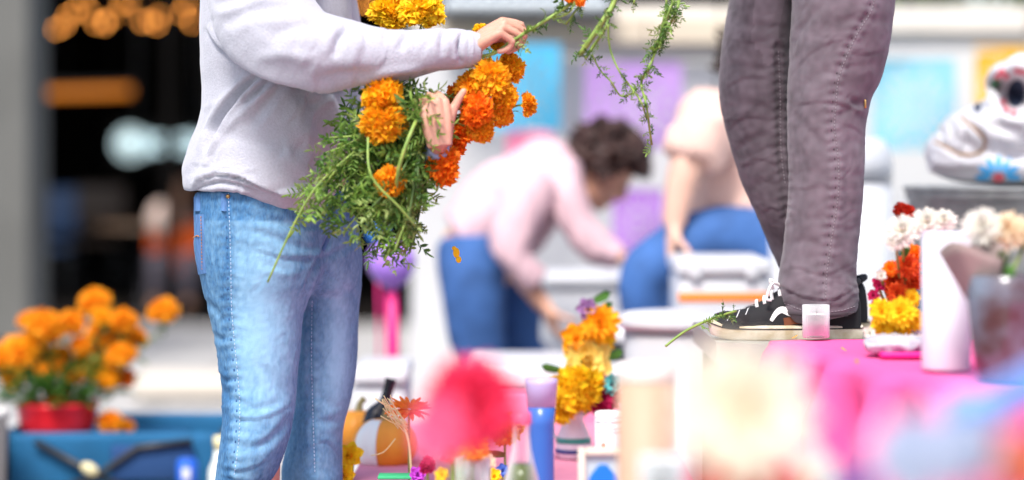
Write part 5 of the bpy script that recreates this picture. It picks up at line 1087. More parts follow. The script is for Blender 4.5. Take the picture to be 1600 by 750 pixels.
# printed candle jar
b0 = on(950, 4.02); hz = W(0, 643, 4.02).z-b0.z; rj = PX(21, 4.02); t = thing('printed_candle', b0, 'white candle jar with small grey print and a round motif', 'candle')
part('glass', MB().lathe(b0, [(rj, 0), (rj, hz-.002), (rj*.92, hz), (rj*.9, hz-.01), (.0001, hz-.012)], n=32), mat('jar_white', (.84, .83, .82), .25), t)
pr = MB()
for row_, (z, h_) in enumerate(((.016, .0035), (.027, .002), (.033, .002))):
    for k in range(12):
        a = R(-62+k*11+row_*3); w_ = .0035 if k % 3 else .002; pr.box(b0+Vector((math.sin(a)*rj*1.003, -math.cos(a)*rj*1.003, hz-z)), (w_, .0006, h_), rot=Matrix.Rotation(a, 3, 'Z'))
part('print', pr, mat('ink_grey', (.25, .25, .27), .7), t, kind='stuff')
part('rim_line', MB().lathe(b0, [(rj*1.006, hz-.010), (rj*1.006, hz-.0075)], n=32), mat('ink_pale', (.5, .5, .52), .6), t)
mb = MB()
for rr_, q in ((.012, 0),):
    pts = [b0+Vector((math.sin(math.sin(a)*rr_/rj-.35)*rj*1.004, -math.cos(math.sin(a)*rr_/rj-.35)*rj*1.004, hz-.052+rr_*math.cos(a))) for a in [2*math.pi*i/18 for i in range(19)]]; mb.tube(pts, .0009, n=5, sub=1)
part('round_motif', mb, mat('ink_blue', (.25, .40, .65), .6), t)
part('motif_dot', MB().blob(b0+Vector((math.sin(-.35)*rj, -math.cos(-.35)*rj, hz-.055)), (.005, .0015, .006), nu=8, nv=6), mat('ink_red', (.6, .2, .12), .6), t)
# photo frame
fc = W(942, 760, 3.75); t = thing('photo_frame', (fc.x, fc.y, LZ), 'small cream photo frame with a bright blue picture', 'picture frame'); fw_, fh = PX(76, 3.75), PX(120, 3.75)
for q in (-1, 1): part('frame_bar', MB().box(fc+Vector((q*(fw_/2-.005), 0, 0)), (.011, .014, fh), bev=.002), mat('frame_cream', (.72, .64, .52), .5), t)
part('frame_bar', MB().box(fc+Vector((0, 0, fh/2-.005)), (fw_-.023, .0135, .011), bev=.002), mat('frame_cream', (.7, .6, .5)), t); part('frame_bar', MB().box(fc-Vector((0, 0, fh/2-.005)), (fw_-.023, .0135, .011), bev=.002), mat('frame_cream', (.7, .6, .5)), t)
part('picture', MB().box(fc+Vector((0, .004, 0)), (fw_-.02, .003, fh-.02)).mesh(smooth=False), mat('picture_pale', (.45, .55, .60), .4), t)
part('blue_figure', MB().tube([fc+Vector((0, .0015, -.03)), fc+Vector((0, .0015, .01)), fc+Vector((0, .0015, .034))], [(.022, .001), (.022, .001), (.006, .001)], n=14), mat('picture_blue', (.01, .16, .75), .4), t)
part('stand', MB().box((fc.x, fc.y+.03, (LZ+fc.z)/2), (.03, .004, fc.z-LZ), rot=Matrix.Rotation(.25, 3, 'X')).mesh(smooth=False), m_black, t)
# crystal tumbler with an orange crepe flower
b0 = on(738, 3.82); hz = W(0, 716, 3.82).z-b0.z; t = thing('tumbler', b0, 'clear crystal tumbler holding a ruffled orange paper flower', 'glass')
part('glass', MB().lathe(b0, [(.020, 0), (.026, hz*.5), (.029, hz), (.0265, hz), (.024, hz*.5), (.0001, .01)], n=10), m_glass, t)
flower(742, 700, 3.80, 26, 'dahlia', m_mo, 'ruffled orange and crimson paper flower in the crystal tumbler', b0+Vector((0, 0, .02)), (.2, -.9, .4), leafn=0, core=m_fm)
flower(705, 706, 3.9, 22, 'dahlia', m_fpk, 'pink paper flower left of the crystal tumbler', on(705, 3.9), (-.1, -.9, .4), leafn=0)
flower(788, 672, 4.6, 24, 'pom', m_mo, 'orange pompom flower behind the soda bottle', on(790, 4.6), (0, -.9, .4), leafn=1)
flower(772, 744, 4.15, 13, 'star', m_fy, 'tiny yellow flower left of the soda bottle foot', on(772, 4.15), (0, -1, .4), leafn=0, core=m_fr)
flower(785, 735, 4.2, 11, 'star', m_fb, 'tiny blue flower left of the soda bottle', on(785, 4.2), (0, -1, .4), leafn=0)
flower(652, 742, 4.3, 14, 'star', mat('petal_purple', (.45, .05, .50), .8), 'small purple flower at the foot of the pumpkin', on(652, 4.3), (0, -1, .4), leafn=0)
# peach pillar candle with a white top, nearer
NZ2 = NZ
def tall(px, d, rpx, ytop, m, mt, lab, nm='pillar_candle', zb=None, cat='candle', frac=.93):
    p = W(px, 0, d); p.z = zb if zb is not None else NZ2; h_ = W(0, ytop, d).z-p.z; r = PX(rpx, d); t = thing(nm, p, lab, cat)
    part('body', MB().lathe(p, [(r*.98, 0), (r, .004), (r, h_*frac)], n=32), m, t); part('rim', MB().lathe(p, [(r, h_*frac+.0005), (r*1.02, h_*frac+.002), (r*1.01, h_-.002), (r*.9, h_), (r*.85, h_-.008), (.0001, h_-.008)], n=32), mt, t)
    part('wick', MB().tube([p+Vector((0, 0, h_-.009)), p+Vector((0, 0, h_+.004))], .001, n=5), m_black, t); return t
tall(1008, 3.25, 44, 568, mat('peach_wax', (.50, .31, .21), .6), mat('cream_wax', (.70, .62, .55), .6), 'tall peach pillar candle with a paler rim, left of the cream dahlia', zb=NZ2-.14)
sh_ = thing('shelf_block', (.19, 3.2, 0), 'small cream plinth under the peach pillar candle', 'plinth'); part('block', MB().box((.19, 3.2, (NZ2-.145)/2), (.18, .3, NZ2-.145), bev=.006), m_offw, sh_)
votive(1035, 0, 2.75, .026, .055, 'small white candle with a brown wick low in front of the peach pillar', z=W(0, 740, 2.75).z-.035, waxh=.95)
t = thing('small_riser', (W(1035, 0, 2.75).x, 2.75, NZ), 'little white riser block under the small white candle', 'block'); zr = W(0, 740, 2.75).z-.037; part('block', MB().box((t.location.x, 2.75, (NZ+zr)/2), (.07, .07, zr-NZ), bev=.004), m_white, t)
# nearest flowers, far out of focus
def vase(px, d, lab, r=.035, h=.12, m=None, z=None):
    p = W(px, 0, d); p.z = NZ if z is None else z; t = thing('vase', p, lab, 'vase'); part('body', MB().lathe(p, [(r*.8, 0), (r, .01), (r*1.05, h*.4), (r*.7, h*.8), (r*.8, h), (r*.7, h), (r*.6, h*.8)], n=28), m or m_white, t); return p+Vector((0, 0, h*.85))
v1 = vase(1165, 2.0, 'small coral vase under the big cream dahlia', h=.10, m=mat('coral_glaze', (.80, .16, .12), .4))
flower(1162, 645, 1.93, 122, 'dahlia', pm('dahlia_cream', (.96, .92, .82), (.95, .86, .68), 8), 'huge out-of-focus cream dahlia in the near foreground', v1, (0, -1, .12), leafn=1, srad=.004, core=mat('dahlia_heart', (.92, .75, .35), .8))
flower(1118, 768, 2.1, 40, 'pom', pm('coral_red', (.85, .12, .06), (.75, .05, .04)), 'coral red carnation under the left of the cream dahlia', v1, (0, -1, .2), leafn=0)
flower(1215, 770, 2.1, 42, 'pom', pm('coral_red', (.85, .12, .06), (.75, .05, .04)), 'coral red carnation under the right of the cream dahlia', v1, (.2, -1, .2), leafn=0)
flower(1275, 740, 2.3, 34, 'daisy', m_fw, 'small white flower low between the cream dahlia and the pink cloth', v1, (.1, -1, .2), leafn=0)
v2 = vase(706, 2.45, 'slim rose pink vase under the red flowers', r=.03, h=.07, m=mat('rose_glaze', (.85, .35, .42), .4))
flower(735, 635, 2.45, 82, 'dahlia', pm('gerbera_red', (.88, .05, .14), (.80, .02, .09), 10), 'big out-of-focus crimson flower in the near foreground', v2, (.25, -1, .1), leafn=0)
flower(690, 668, 2.30, 50, 'daisy', m_fpk, 'out-of-focus pink flower at the left of the crimson one', v2, (-.5, -.8, .3), leafn=0)
flower(738, 575, 2.95, 26, 'daisy', m_fpk, 'small pink flower peeping over the crimson one', v2+Vector((0, .03, 0)), (0, -.6, .6), leafn=0)
v3 = vase(1450, 1.75, 'white vase with the near lavender white flowers', r=.04, h=.08, z=TZ+.0-.12+.0)

pl_ = MB(); petal(pl_, (0, 0, 0), Vector((1, 0, .1)), Vector((0, 0, 1)), .011, .006, curl=.6, ns=3); pl_ = pl_.mesh('petal')
for px, d, m, lab in ((1238, 4.33, m_mo, 'tiny orange petal fallen on the cloth left of the small glass candle'), (1322, 4.05, m_my, 'golden petal fallen on the pink cloth before the tray'), (1190, 4.45, m_mo, 'orange petal under the toe end of the shoe'), (1340, 3.8, m_mr, 'deep orange petal on the open pink cloth')):
    me = pl_.copy(); me.materials.append(m); p = W(px, 0, d); p.z = TZ+.0125; o = top('petal', me, None, lab, 'petal'); o.location = p; o.rotation_euler = (0, 0, px)
# (the vase above stands on its own little stool beside the pink table's near end)
st_ = thing('stool', (W(1480, 0, 1.72).x, 1.72, 0), 'small white stool beside the near end of the pink table', 'stool'); xs = st_.location.x
part('seat', MB().box((xs, 1.66, TZ-.14), (.46, .30, .036), bev=.01), m_offw, st_)
for a in (-1, 1):
    for b_ in (-1, 1): part('leg', MB().tube([(xs+a*.18, 1.66+b_*.11, TZ-.15), (xs+a*.2, 1.66+b_*.13, 0)], .014, n=8), m_offw, st_)
flower(1430, 712, 1.75, 78, 'dahlia', pm('petal_icewhite', (.66, .71, .80), (.55, .62, .78), 10), 'out-of-focus ice white flower at the bottom right', v3, (-.2, -1, .3), leafn=0)
flower(1515, 700, 1.70, 64, 'dahlia', pm('petal_icewhite', (.8, .8, .88), (.7, .7, .8)), 'second ice white flower right of the first', v3, (.2, -1, .2), leafn=0)
flower(1590, 722, 1.70, 52, 'pom', pm('petal_apricot', (.95, .38, .20), (.92, .25, .12), 10), 'out-of-focus apricot flower in the bottom right corner', v3, (.3, -1, .1), leafn=0)
flower(1330, 762, 1.8, 34, 'pom', m_fb, 'deep blue flower at the bottom edge left of the ice white ones', v3, (-.3, -1, .1), leafn=0)
rb_ = MB()
for i in range(21):
    t = i/20; a = W(1475+t*170, 640-34*t+10*math.sin(t*5), 2.0)
    for s in (-1, 1): rb_.v.append(tuple(a+Vector((0, .006*math.sin(t*9), s*.017))))
for i in range(20): rb_.f.append((2*i, 2*i+2, 2*i+3, 2*i+1))
rbo = top('ribbon', rb_, mat('ribbon_blue', (.10, .28, .66), .5), 'slate blue ribbon stretched above the ice white flowers', 'ribbon', W(1560, 620, 2.0)); rbo.modifiers.new('s', 'SOLIDIFY').thickness = .001

# ------------------------------------------------------------------ flowers and candles at the right of the table
bn = Vector((W(1415, 0, 4.2).x, 4.22, TZ+.03))
t = thing('tray', (bn.x, 4.0, TZ+.008), 'magenta tray with a crumpled clear wrapper under the yellow mums', 'tray')
part('tray_base', MB().box((W(1412, 0, 4.0).x, 3.98, TZ+.014), (.095, .10, .010), bev=.003), mat('magenta_card', (.65, .01, .22), .5), t)
wr = MB().blob((W(1395, 0, 4.0).x, 3.98, TZ+.028), (.048, .04, .014), nu=40, nv=24); wm = wr.mesh('wrapper'); wrinkle(wm, .007, (60, 60, 60), 2.2, ridged=True)
part('wrapper', wm, mat('wrap_film', (.50, .50, .55), .25, var=.2, vscale=50), t)
for px, py, d_, r, k, m, lab in ((690, 742, 3.95, 12, 'star', m_fy, 'tiny yellow paper flower left of the crystal tumbler'), (722, 738, 4.0, 12, 'star', m_lv, 'tiny lavender paper flower left of the crystal tumbler'), (765, 722, 4.05, 12, 'star', m_fc, 'tiny cream flower between the tumbler and the bottle'), (668, 728, 4.1, 12, 'pom', m_fm, 'tiny crimson pompom in front of the pumpkin'), (800, 746, 3.9, 11, 'star', m_fr, 'tiny red flower right at the soda bottle foot')):
    flower(px, py, d_, r, k, m, lab, on(px, d_), (0, -1, .4), leafn=0)
RF = [(1385, 508, 24, 'dahlia', m_fy), (1408, 488, 24, 'dahlia', m_fy), (1378, 486, 20, 'dahlia', m_fy), (1402, 518, 22, 'dahlia', m_fy), (1428, 500, 18, 'dahlia', m_fy), (1424, 466, 14, 'star', m_fy),
      (1395, 440, 18, 'dahlia', m_fr), (1418, 415, 20, 'dahlia', m_fr), (1402, 458, 17, 'dahlia', m_fr), (1430, 398, 16, 'dahlia', m_mr), (1392, 420, 13, 'dahlia', m_mr), (1428, 440, 16, 'dahlia', m_fr), (1372, 445, 11, 'star', m_fm), (1365, 462, 10, 'star', m_fm), (1376, 430, 9, 'star', m_fw), (1366, 480, 9, 'star', m_fpk), (1358, 520, 10, 'star', m_fw), (1366, 538, 12, 'daisy', m_fw), (1440, 535, 12, 'daisy', m_fw)]
nmz = {'petal_yellow': 'yellow', 'petal_redorange': 'rust red', 'marigold_deep': 'orange red', 'petal_magenta': 'magenta', 'petal_white': 'white', 'petal_pink': 'pink'}
where = ['low at the left', 'at the upper middle', 'at the upper left', 'lowest in the middle', 'beside the white candle', 'uppermost, a small one', 'at the left of its colour', 'at the middle', 'just above the yellow ones', 'uppermost by the candle', 'highest on the left', 'beside the white candle', 'at the left edge', 'lower on the left edge', 'at the left, a tiny speck', 'a tiny speck on the left edge', 'at the lower left, tiny', 'lowest at the left', 'at the foot of the white candle']
for i, (px, py, r, k, m) in enumerate(RF):
    flower(px, py, (4.02 if py > 480 else 4.08)+random.uniform(-.03, .03), r*1.12, k, m, '%s flower in the bunch by the shoe heel, %s' % (nmz[m.name], where[i]), bn, (random.uniform(-.5, .3), -1, random.uniform(0, .5)), group='flowers in the mixed bunch on the table', leafn=1 if 5 < i < 9 else 0, ll=.03)
t = thing('jam_jar', (W(1405, 0, 4.10).x, 4.10, TZ+.008), 'squat glass jar holding the mixed bunch of flowers', 'jar'); part('glass', MB().lathe((W(1412, 0, 4.13).x, 4.13, TZ+.009), [(.03, 0), (.036, .01), (.036, .05), (.028, .06)], n=24), m_glass, t)
# white mums behind
wb = Vector((W(1425, 0, 4.3).x, 4.35, TZ+.02))
for px, py, r, lab in ((1410, 362, 30, 'white mum at the left above the rust red flowers'), (1448, 348, 27, 'white mum at the middle above the tall white candle'), (1475, 345, 22, 'white mum at the right above the tall white candle'), (1400, 378, 18, 'little white mum lowest on the left of the white ones')):
    flower(px, py, 3.95, r, 'mum', m_fw, lab, wb, (random.uniform(-.3, .2), -.8, .5), group='white mums on the table', leafn=2, core=m_fc)
t = thing('bud_vase', (wb.x, wb.y, TZ+.008), 'dark teal vase behind the tall white candle holding white mums', 'vase'); part('body', MB().lathe((wb.x, wb.y, TZ+.008), [(.02, 0), (.03, .02), (.028, .10), (.016, .15), (.02, .17)], n=24), mat('teal_glaze', (.03, .12, .14), .3), t)
flower(1412, 332, 4.7, 15, 'pom', pm('petal_scarlet', (.85, .07, .02), (.8, .04, .02)), 'scarlet flower peeping above the white mums', wb+Vector((0, .1, 0)), (0, -.8, .4), leafn=0)
# tall white candle
tall(1478, 3.72, 38, 362, mat('white_pillar', (.60, .585, .66), .6), mat('white_rim', (.68, .66, .74), .6), 'tall lavender white pillar candle on the pink cloth', zb=TZ+.010, frac=.97)
t = thing('shell', (W(1515, 0, 3.7).x, 3.7, 0), 'small round white ornament beside the tall candle', 'ornament'); bpy.data.objects.remove(t)
# cream flowers in paper cone within a dark glass vase
vb = Vector((W(1572, 0, 3.55).x, 3.55, TZ+.012))
t = thing('glass_vase', vb, 'dark smoky glass vase at the right end of the pink cloth', 'vase')
part('body', MB().lathe(vb, [(.036, 0), (.044, .006), (.050, .05), (.056, .11), (.058, .15), (.054, .152), (.05, .11)], n=32), mat('smoke_glass', (.16, .19, .24), .12, col2=(.07, .03, .03), vscale=14), t)
pc = MB(); ctr = W(1550, 515, 3.56); N = 24
for j in range(8):
    for i in range(N):
        a = 2*math.pi*i/N; r = .012+.036*j/7*(1+.08*math.sin(5*a)); pc.v.append(tuple(ctr+Vector((r*math.cos(a)-.004*j, r*math.sin(a), .017*j+.012*(j/7)*math.sin(2*a)))))
for j in range(7):
    for i in range(N): pc.f.append((j*N+i, j*N+(i+1) % N, (j+1)*N+(i+1) % N, (j+1)*N+i))
cone = top('paper_cone', pc, mat('kraft_paper', (.46, .36, .33), .8, thin=True, var=.1, vscale=20), 'pinkish beige paper cone wrapped round the cream flowers in the smoky vase', 'paper cone', tuple(ctr)); cone.modifiers.new('s', 'SOLIDIFY').thickness = .001
for px, py, r, m, lab in ((1535, 355, 36, m_fw, 'creamy white mum at the left of the paper cone bunch'), (1575, 360, 36, m_fc, 'cream mum in the middle of the paper cone bunch'), (1606, 367, 30, m_fc, 'cream mum at the frame edge in the paper cone bunch'), (1562, 372, 20, pm('petal_peach', (.92, .60, .32), (.9, .45, .2)), 'peach mum low in the paper cone bunch')):
    flower(px, py, 3.6, r, 'mum', m, lab, ctr+Vector((0, 0, .03)), (random.uniform(-.3, .3), -.7, .6), group='mums in the paper cone', leafn=1, ll=.05, srad=.003)
t = thing('leaf_spray', ctr+Vector((0, 0, .04)), 'long green leaves fanning out of the paper cone', 'leaves')
for i in range(9):
    a, b_ = random.uniform(1515, 1570), random.uniform(425, 465); inst('leaf', bl1, t, frame_to((random.uniform(-.8, .6), -.3, 1), W(a, b_, 3.55), random.uniform(0, 6), random.uniform(.04, .06)))

# ------------------------------------------------------------------ galvanised tub and painted skull
D = 5.6; tbx = W(1560, 0, D); zt = W(0, 292, D).z; r = PX(140, D)
t = thing('galvanised_tub', (tbx.x, D, 0), 'tall grey ribbed metal tub carrying the painted skull', 'tub')
mb = MB(); N = 96; zs = [(0, .9), (zt*.5, .95), (zt-.09, .99), (zt-.03, 1.0), (zt-.025, 1.03), (zt-.005, 1.03), (zt, .99)]
for z, q in zs:
    for i in range(N): a = 2*math.pi*i/N; rr = r*q*(1+.018*math.cos(a*24)*(1 if z < zt-.04 else .15)); mb.v.append((tbx.x+rr*math.cos(a), D+rr*math.sin(a), z))
for j in range(len(zs)-1):
    for i in range(N): mb.f.append((j*N+i, j*N+(i+1) % N, (j+1)*N+(i+1) % N, (j+1)*N+i))
mb.f.append(tuple((len(zs)-1)*N+i for i in range(N)))
part('body', mb, mat('zinc', (.33, .34, .33), .5, metal=.3, var=.25, vscale=20), t)
part('rim', MB().tube([(tbx.x+r*1.03*math.cos(2*math.pi*i/40), D+r*1.03*math.sin(2*math.pi*i/40), zt-.004) for i in range(41)], .006, n=6, sub=1), mat('zinc', (.3, .3, .3)), t)
SD = 5.55; k = SD/F
def sk(px, py, dd=0.): return W(px, py, SD+dd)
t = thing('painted_skull', (sk(1560, 285).x, SD, zt), 'big white sugar skull with painted flowers resting on the metal tub', 'skull')
mb = MB()
mb.blob(sk(1640, 160, .05), (PX(92, SD), PX(90, SD), PX(84, SD)), nu=36, nv=24); mb.blob(sk(1610, 225, .03), (PX(60, SD), PX(70, SD), PX(60, SD)), nu=28, nv=18); mb.blob(sk(1505, 245, -.02), (PX(50, SD), PX(50, SD), PX(38, SD))); mb.blob(sk(1486, 238, -.03), (PX(42, SD), PX(48, SD), PX(36, SD)), nu=28, nv=18); mb.blob(sk(1570, 170, -.04), (PX(40, SD), PX(44, SD), PX(26, SD)))          # cranium
mb.blob(sk(1570, 128, -.02), (PX(30, SD), PX(42, SD), PX(34, SD)), rot=Matrix.Rotation(.5, 3, 'Y')); mb.blob(sk(1600, 112, -.05), (PX(34, SD), PX(36, SD), PX(30, SD)))   # brow
mb.tube([sk(1620, 205, 0), sk(1560, 205, -.02), sk(1512, 205, -.03), sk(1480, 222, -.03)], [(PX(56, SD), .10), (PX(46, SD), .10), (PX(38, SD), .085), (PX(26, SD), .06)], n=28)     # upper jaw
mb.tube([sk(1640, 258, .02), sk(1560, 262, -.02), sk(1490, 252, -.03), sk(1452, 250, -.03)], [(PX(34, SD), .11), (PX(28, SD), .10), (PX(30, SD), .08), (PX(20, SD), .05)], n=28)   # lower jaw
mb.blob(sk(1590, 190, -.10), (PX(34, SD), PX(24, SD), PX(26, SD)))
km = remesh(mb, .006, 6); crease(km, [([(1458, 218), (1480, 230), (1500, 240), (1520, 243), (1536, 234), (1539, 220), (1526, 203), (1508, 186), (1498, 178)], 5, 14, 'v'), ([(1545, 190), (1570, 200), (1600, 205)], 8, 14, 'v'), ([(1560, 225), (1580, 240), (1605, 238)], 8, 10, 'v'), ([(1440, 262), (1480, 272), (1530, 270)], 7, 10, 'v'), ([(1484, 190), (1490, 212), (1486, 232)], 3.5, 7, 'v'), ([(1502, 184), (1510, 210), (1506, 238)], 3.5, 7, 'v'), ([(1470, 200), (1472, 215), (1468, 224)], 3.5, 6, 'v')]); tv = getv(km); nn_ = getn(km)
for (cx, cy, dd, rx, ry, dep) in ((1588, 145, -.1, 22, 31, .075), (1556, 131, -.07, 13, 16, .045), (1532, 168, -.05, 13, 10, .03)):
    q = proj(tv); w_ = np.exp(-(((q[:, 0]-cx)/rx)**2+((q[:, 1]-cy)/ry)**2)**2)*(nn_[:, 1] < .2); tv[:, 1] += w_*dep*1.2
setv(km, tv)
kt = bvh(km); part('bone', km, mat('skull_paint', (.66, .66, .68), .35, var=.04, vscale=20), t)
def decal(cx, cy, rx, ry, m, nm, lift=.002, n=20, rot=0., rings=3):
    mb = MB(); c = cast(kt, cx, cy, lift)
    if not c: return
    mb.v.append(tuple(c[0])); ok = True
    for g_ in range(1, rings+1):
        for i in range(n):
            a = 2*math.pi*i/n; u, w_ = rx*g_/rings*math.cos(a), ry*g_/rings*math.sin(a); h_ = cast(kt, cx+u*math.cos(rot)-w_*math.sin(rot), cy+u*math.sin(rot)+w_*math.cos(rot), lift)
            mb.v.append(tuple(h_[0]) if h_ else mb.v[0 if g_ == 1 else len(mb.v)-n])
    for i in range(n): mb.f.append((0, 1+i, 1+(i+1) % n))
    for g_ in range(rings-1):
        for i in range(n): a = 1+g_*n; mb.f.append((a+i, a+n+i, a+n+(i+1) % n, a+(i+1) % n))
    part(nm, mb, m, t)
m_sock = mat('socket_grey', (.035, .05, .09), .6); m_line = mat('line_gold', (.45, .22, .03), .5); m_sb = mat('skull_blue', (.06, .42, .82), .5); m_sr = mat('skull_rose', (.70, .12, .16), .5); m_sg = mat('skull_green', (.05, .14, .07), .5)
decal(1588, 146, 15, 23, m_sock, 'eye_socket', rot=.15); decal(1556, 131, 8, 10, m_sg, 'nose_hollow', rot=.6); decal(1528, 168, 6, 8, m_sock, 'nose_tip', rot=.4)
for a, b_ in ((1566, 112), (1572, 118), (1560, 118), (1600, 112), (1590, 110), (1610, 118), (1566, 160), (1572, 172), (1584, 178)): decal(a, b_, 5, 5, m_sr, 'rose_dot', .003, n=8, rings=1)
for pts in ([(1460, 222), (1480, 232), (1500, 240), (1518, 242), (1534, 234), (1537, 220), (1525, 205), (1510, 192), (1500, 182)],):
    P3 = [cast(kt, a.x, a.z, .002) for a in poly([(x, 0, y) for x, y in pts], 5)]; P3 = [q[0] for q in P3 if q]; part('mouth_line', MB().tube(P3, .0022, n=6, sub=1), m_line, t)
for cx, cy in ((1560, 268),):
    for i in range(7):
        a = math.pi+math.pi*i/6; decal(cx+24*math.cos(a), cy+20*math.sin(a)+8, 4.6, 12, m_sb, 'blue_petal', .003, n=10, rot=a+math.pi/2, rings=1)
    decal(cx, cy+8, 9, 7, m_sr, 'flower_heart', .004, n=12, rings=2)

# ------------------------------------------------------------------ blue wagon with red pot of marigolds
D = 6.1; m_wb = mat('wagon_canvas', (.006, .11, .25), .8, var=.2, vscale=10, bump=.3, bscale=300); xL, xR = W(8, 0, D).x, W(352, 0, D).x; zT = W(0, 676, D).z
t = thing('folding_wagon', ((xL+xR)/2, D+.25, 0), 'blue canvas folding wagon with black tube frame', 'wagon')
def panel(v4, m, nm, puff=0.):
    a, b_, c, d = [Vector(q) for q in v4]; mb = MB(); n = 10
    nrm = (b_-a).cross(d-a).normalized()
    for i in range(n+1):
        for j in range(n+1):
            u, v = i/n, j/n; p = a.lerp(b_, u).lerp(d.lerp(c, u), v); mb.v.append(tuple(p+nrm*puff*math.sin(u*math.pi*3)*math.sin(v*math.pi)))
    for i in range(n):
        for j in range(n): mb.f.append((i*(n+1)+j, (i+1)*(n+1)+j, (i+1)*(n+1)+j+1, i*(n+1)+j+1))
    o = part(nm, mb, m, t); o.modifiers.new('s', 'SOLIDIFY').thickness = .006; return o
zb = .16; f0, f1 = D, D+.48
panel([(xL, f0, zb), (xR, f0, zb), (xR, f0, zT), (xL, f0, zT)], m_wb, 'front_canvas', .008); panel([(xL, f1, zb), (xR, f1, zb), (xR, f1, zT), (xL, f1, zT)], m_wb, 'rear_canvas', .008)
panel([(xL, f0, zb), (xL, f1, zb), (xL, f1, zT), (xL, f0, zT)], m_wb, 'side_canvas'); panel([(xR, f0, zb), (xR, f1, zb), (xR, f1, zT), (xR, f0, zT)], m_wb, 'side_canvas'); panel([(xL, f0, zb), (xR, f0, zb), (xR, f1, zb), (xL, f1, zb)], m_wb, 'bottom_canvas')
for y in (f0-.02, f1+.02):
    part('cross_tube', MB().tube([W(55, 690, y), W(150, 742, y), (W(260, 0, y).x, y, .2)], .009, n=8, sub=1), m_black, t); part('cross_tube', MB().tube([W(300, 690, y-.012), W(215, 700, y-.012), W(150, 745, y-.012), (W(60, 0, y).x, y-.012, .22)], .009, n=8, sub=1), m_black, t)
part('front_pocket', MB().box(((W(240, 0, D).x), D-.016, zT-.075), (PX(130, D), .02, .09), bev=.008), mat('canvas_navy', (.01, .05, .16), .8), t)
part('clip', MB().blob(W(140, 733, D-.04), (.024, .010, .015), rot=Matrix.Rotation(.5, 3, 'Y')), mat('clip_cream', (.70, .62, .35), .5), t)
for x in (xL, xR):
    for y in (f0, f1): part('corner_tube', MB().tube([(x, y, zb-.05), (x, y, zT+.012)], .011, n=8), m_black, t); w_ = part('wheel', MB().tube([(x+(.06 if x == xL else -.06), y-.022, .095), (x+(.06 if x == xL else -.06), y+.022, .095)], .095, n=24), m_black, t); part('hub', MB().tube([(x+(.06 if x == xL else -.06), y-.027, .095), (x+(.06 if x == xL else -.06), y+.027, .095)], .04, n=16), m_col, w_)
part('handle', MB().tube([(xL, f0+.2, .2), (xL-.25, f0+.1, .5), (xL-.35, f0+.05, .85)], .012, n=8), m_black, t)
c = W(293, 745, D-.08); t2 = thing('blue_can', (c.x, c.y, 0), 'small bright blue drink can in front of the wagon pocket', 'can'); t2.location.z = c.z-.05; part('shell', MB().lathe((c.x, c.y, c.z-.05), [(.022, 0), (.027, .006), (.027, .085), (.022, .093), (.022, .096), (.0001, .094)], n=24), mat('can_blue', (.02, .12, .60), .35), t2); part('mark', MB().box((c.x, c.y-.0265, c.z+.01), (.02, .004, .03), bev=.001), m_white, t2)
t3 = thing('wooden_crate', (c.x, c.y, 0), 'low wooden crate under the blue can', 'crate')
hgt = c.z-.05
for i in range(4): part('slat', MB().box((c.x, c.y-.05+i*.034, hgt-.008), (.2, .03, .012), bev=.002), mat('crate_wood', (.40, .26, .13), .8), t3)
for q in (-1, 1):
    for i in range(3): part('side_slat', MB().box((c.x+q*.094, c.y, hgt-.04-i*.07), (.012, .12, .05), bev=.002), mat('crate_wood', (.4, .3, .1)), t3)
    part('post', MB().box((c.x+q*.08, c.y, (hgt-.016)/2), (.014, .10, hgt-.018)).mesh(smooth=False), mat('crate_wood', (.4, .3, .1)), t3)
# board across the wagon that the pot stands on
bd_ = thing('board', (W(120, 0, D+.2).x, D+.22, zT-.046), 'thin plywood board across the wagon under the red pot', 'board'); part('plank', MB().box((W(120, 0, D+.2).x, D+.24, zT-.044), (PX(325, D), .455, .008), bev=.002), m_wb, bd_)
pc_ = Vector((W(92, 0, D+.2).x, D+.18, zT-.039)); rp = PX(63, D+.2)
t = thing('flower_pot', pc_, 'shallow glossy red pot full of orange marigolds on the wagon', 'pot')
part('bowl', MB().lathe(pc_, [(rp*.72, 0), (rp*.8, .004), (rp*.95, .05), (rp, .088), (rp*1.03, .092), (rp*1.03, .10), (rp*.96, .10), (rp*.9, .07)], n=40), mat('pot_red', (.80, .02, .03), .3), t)
part('soil', MB().lathe(pc_, [(.0001, .078), (rp*.9, .078)], n=32), mat('soil', (.04, .025, .015), .95), t)
base = pc_+Vector((0, 0, .08)); random.seed(21)
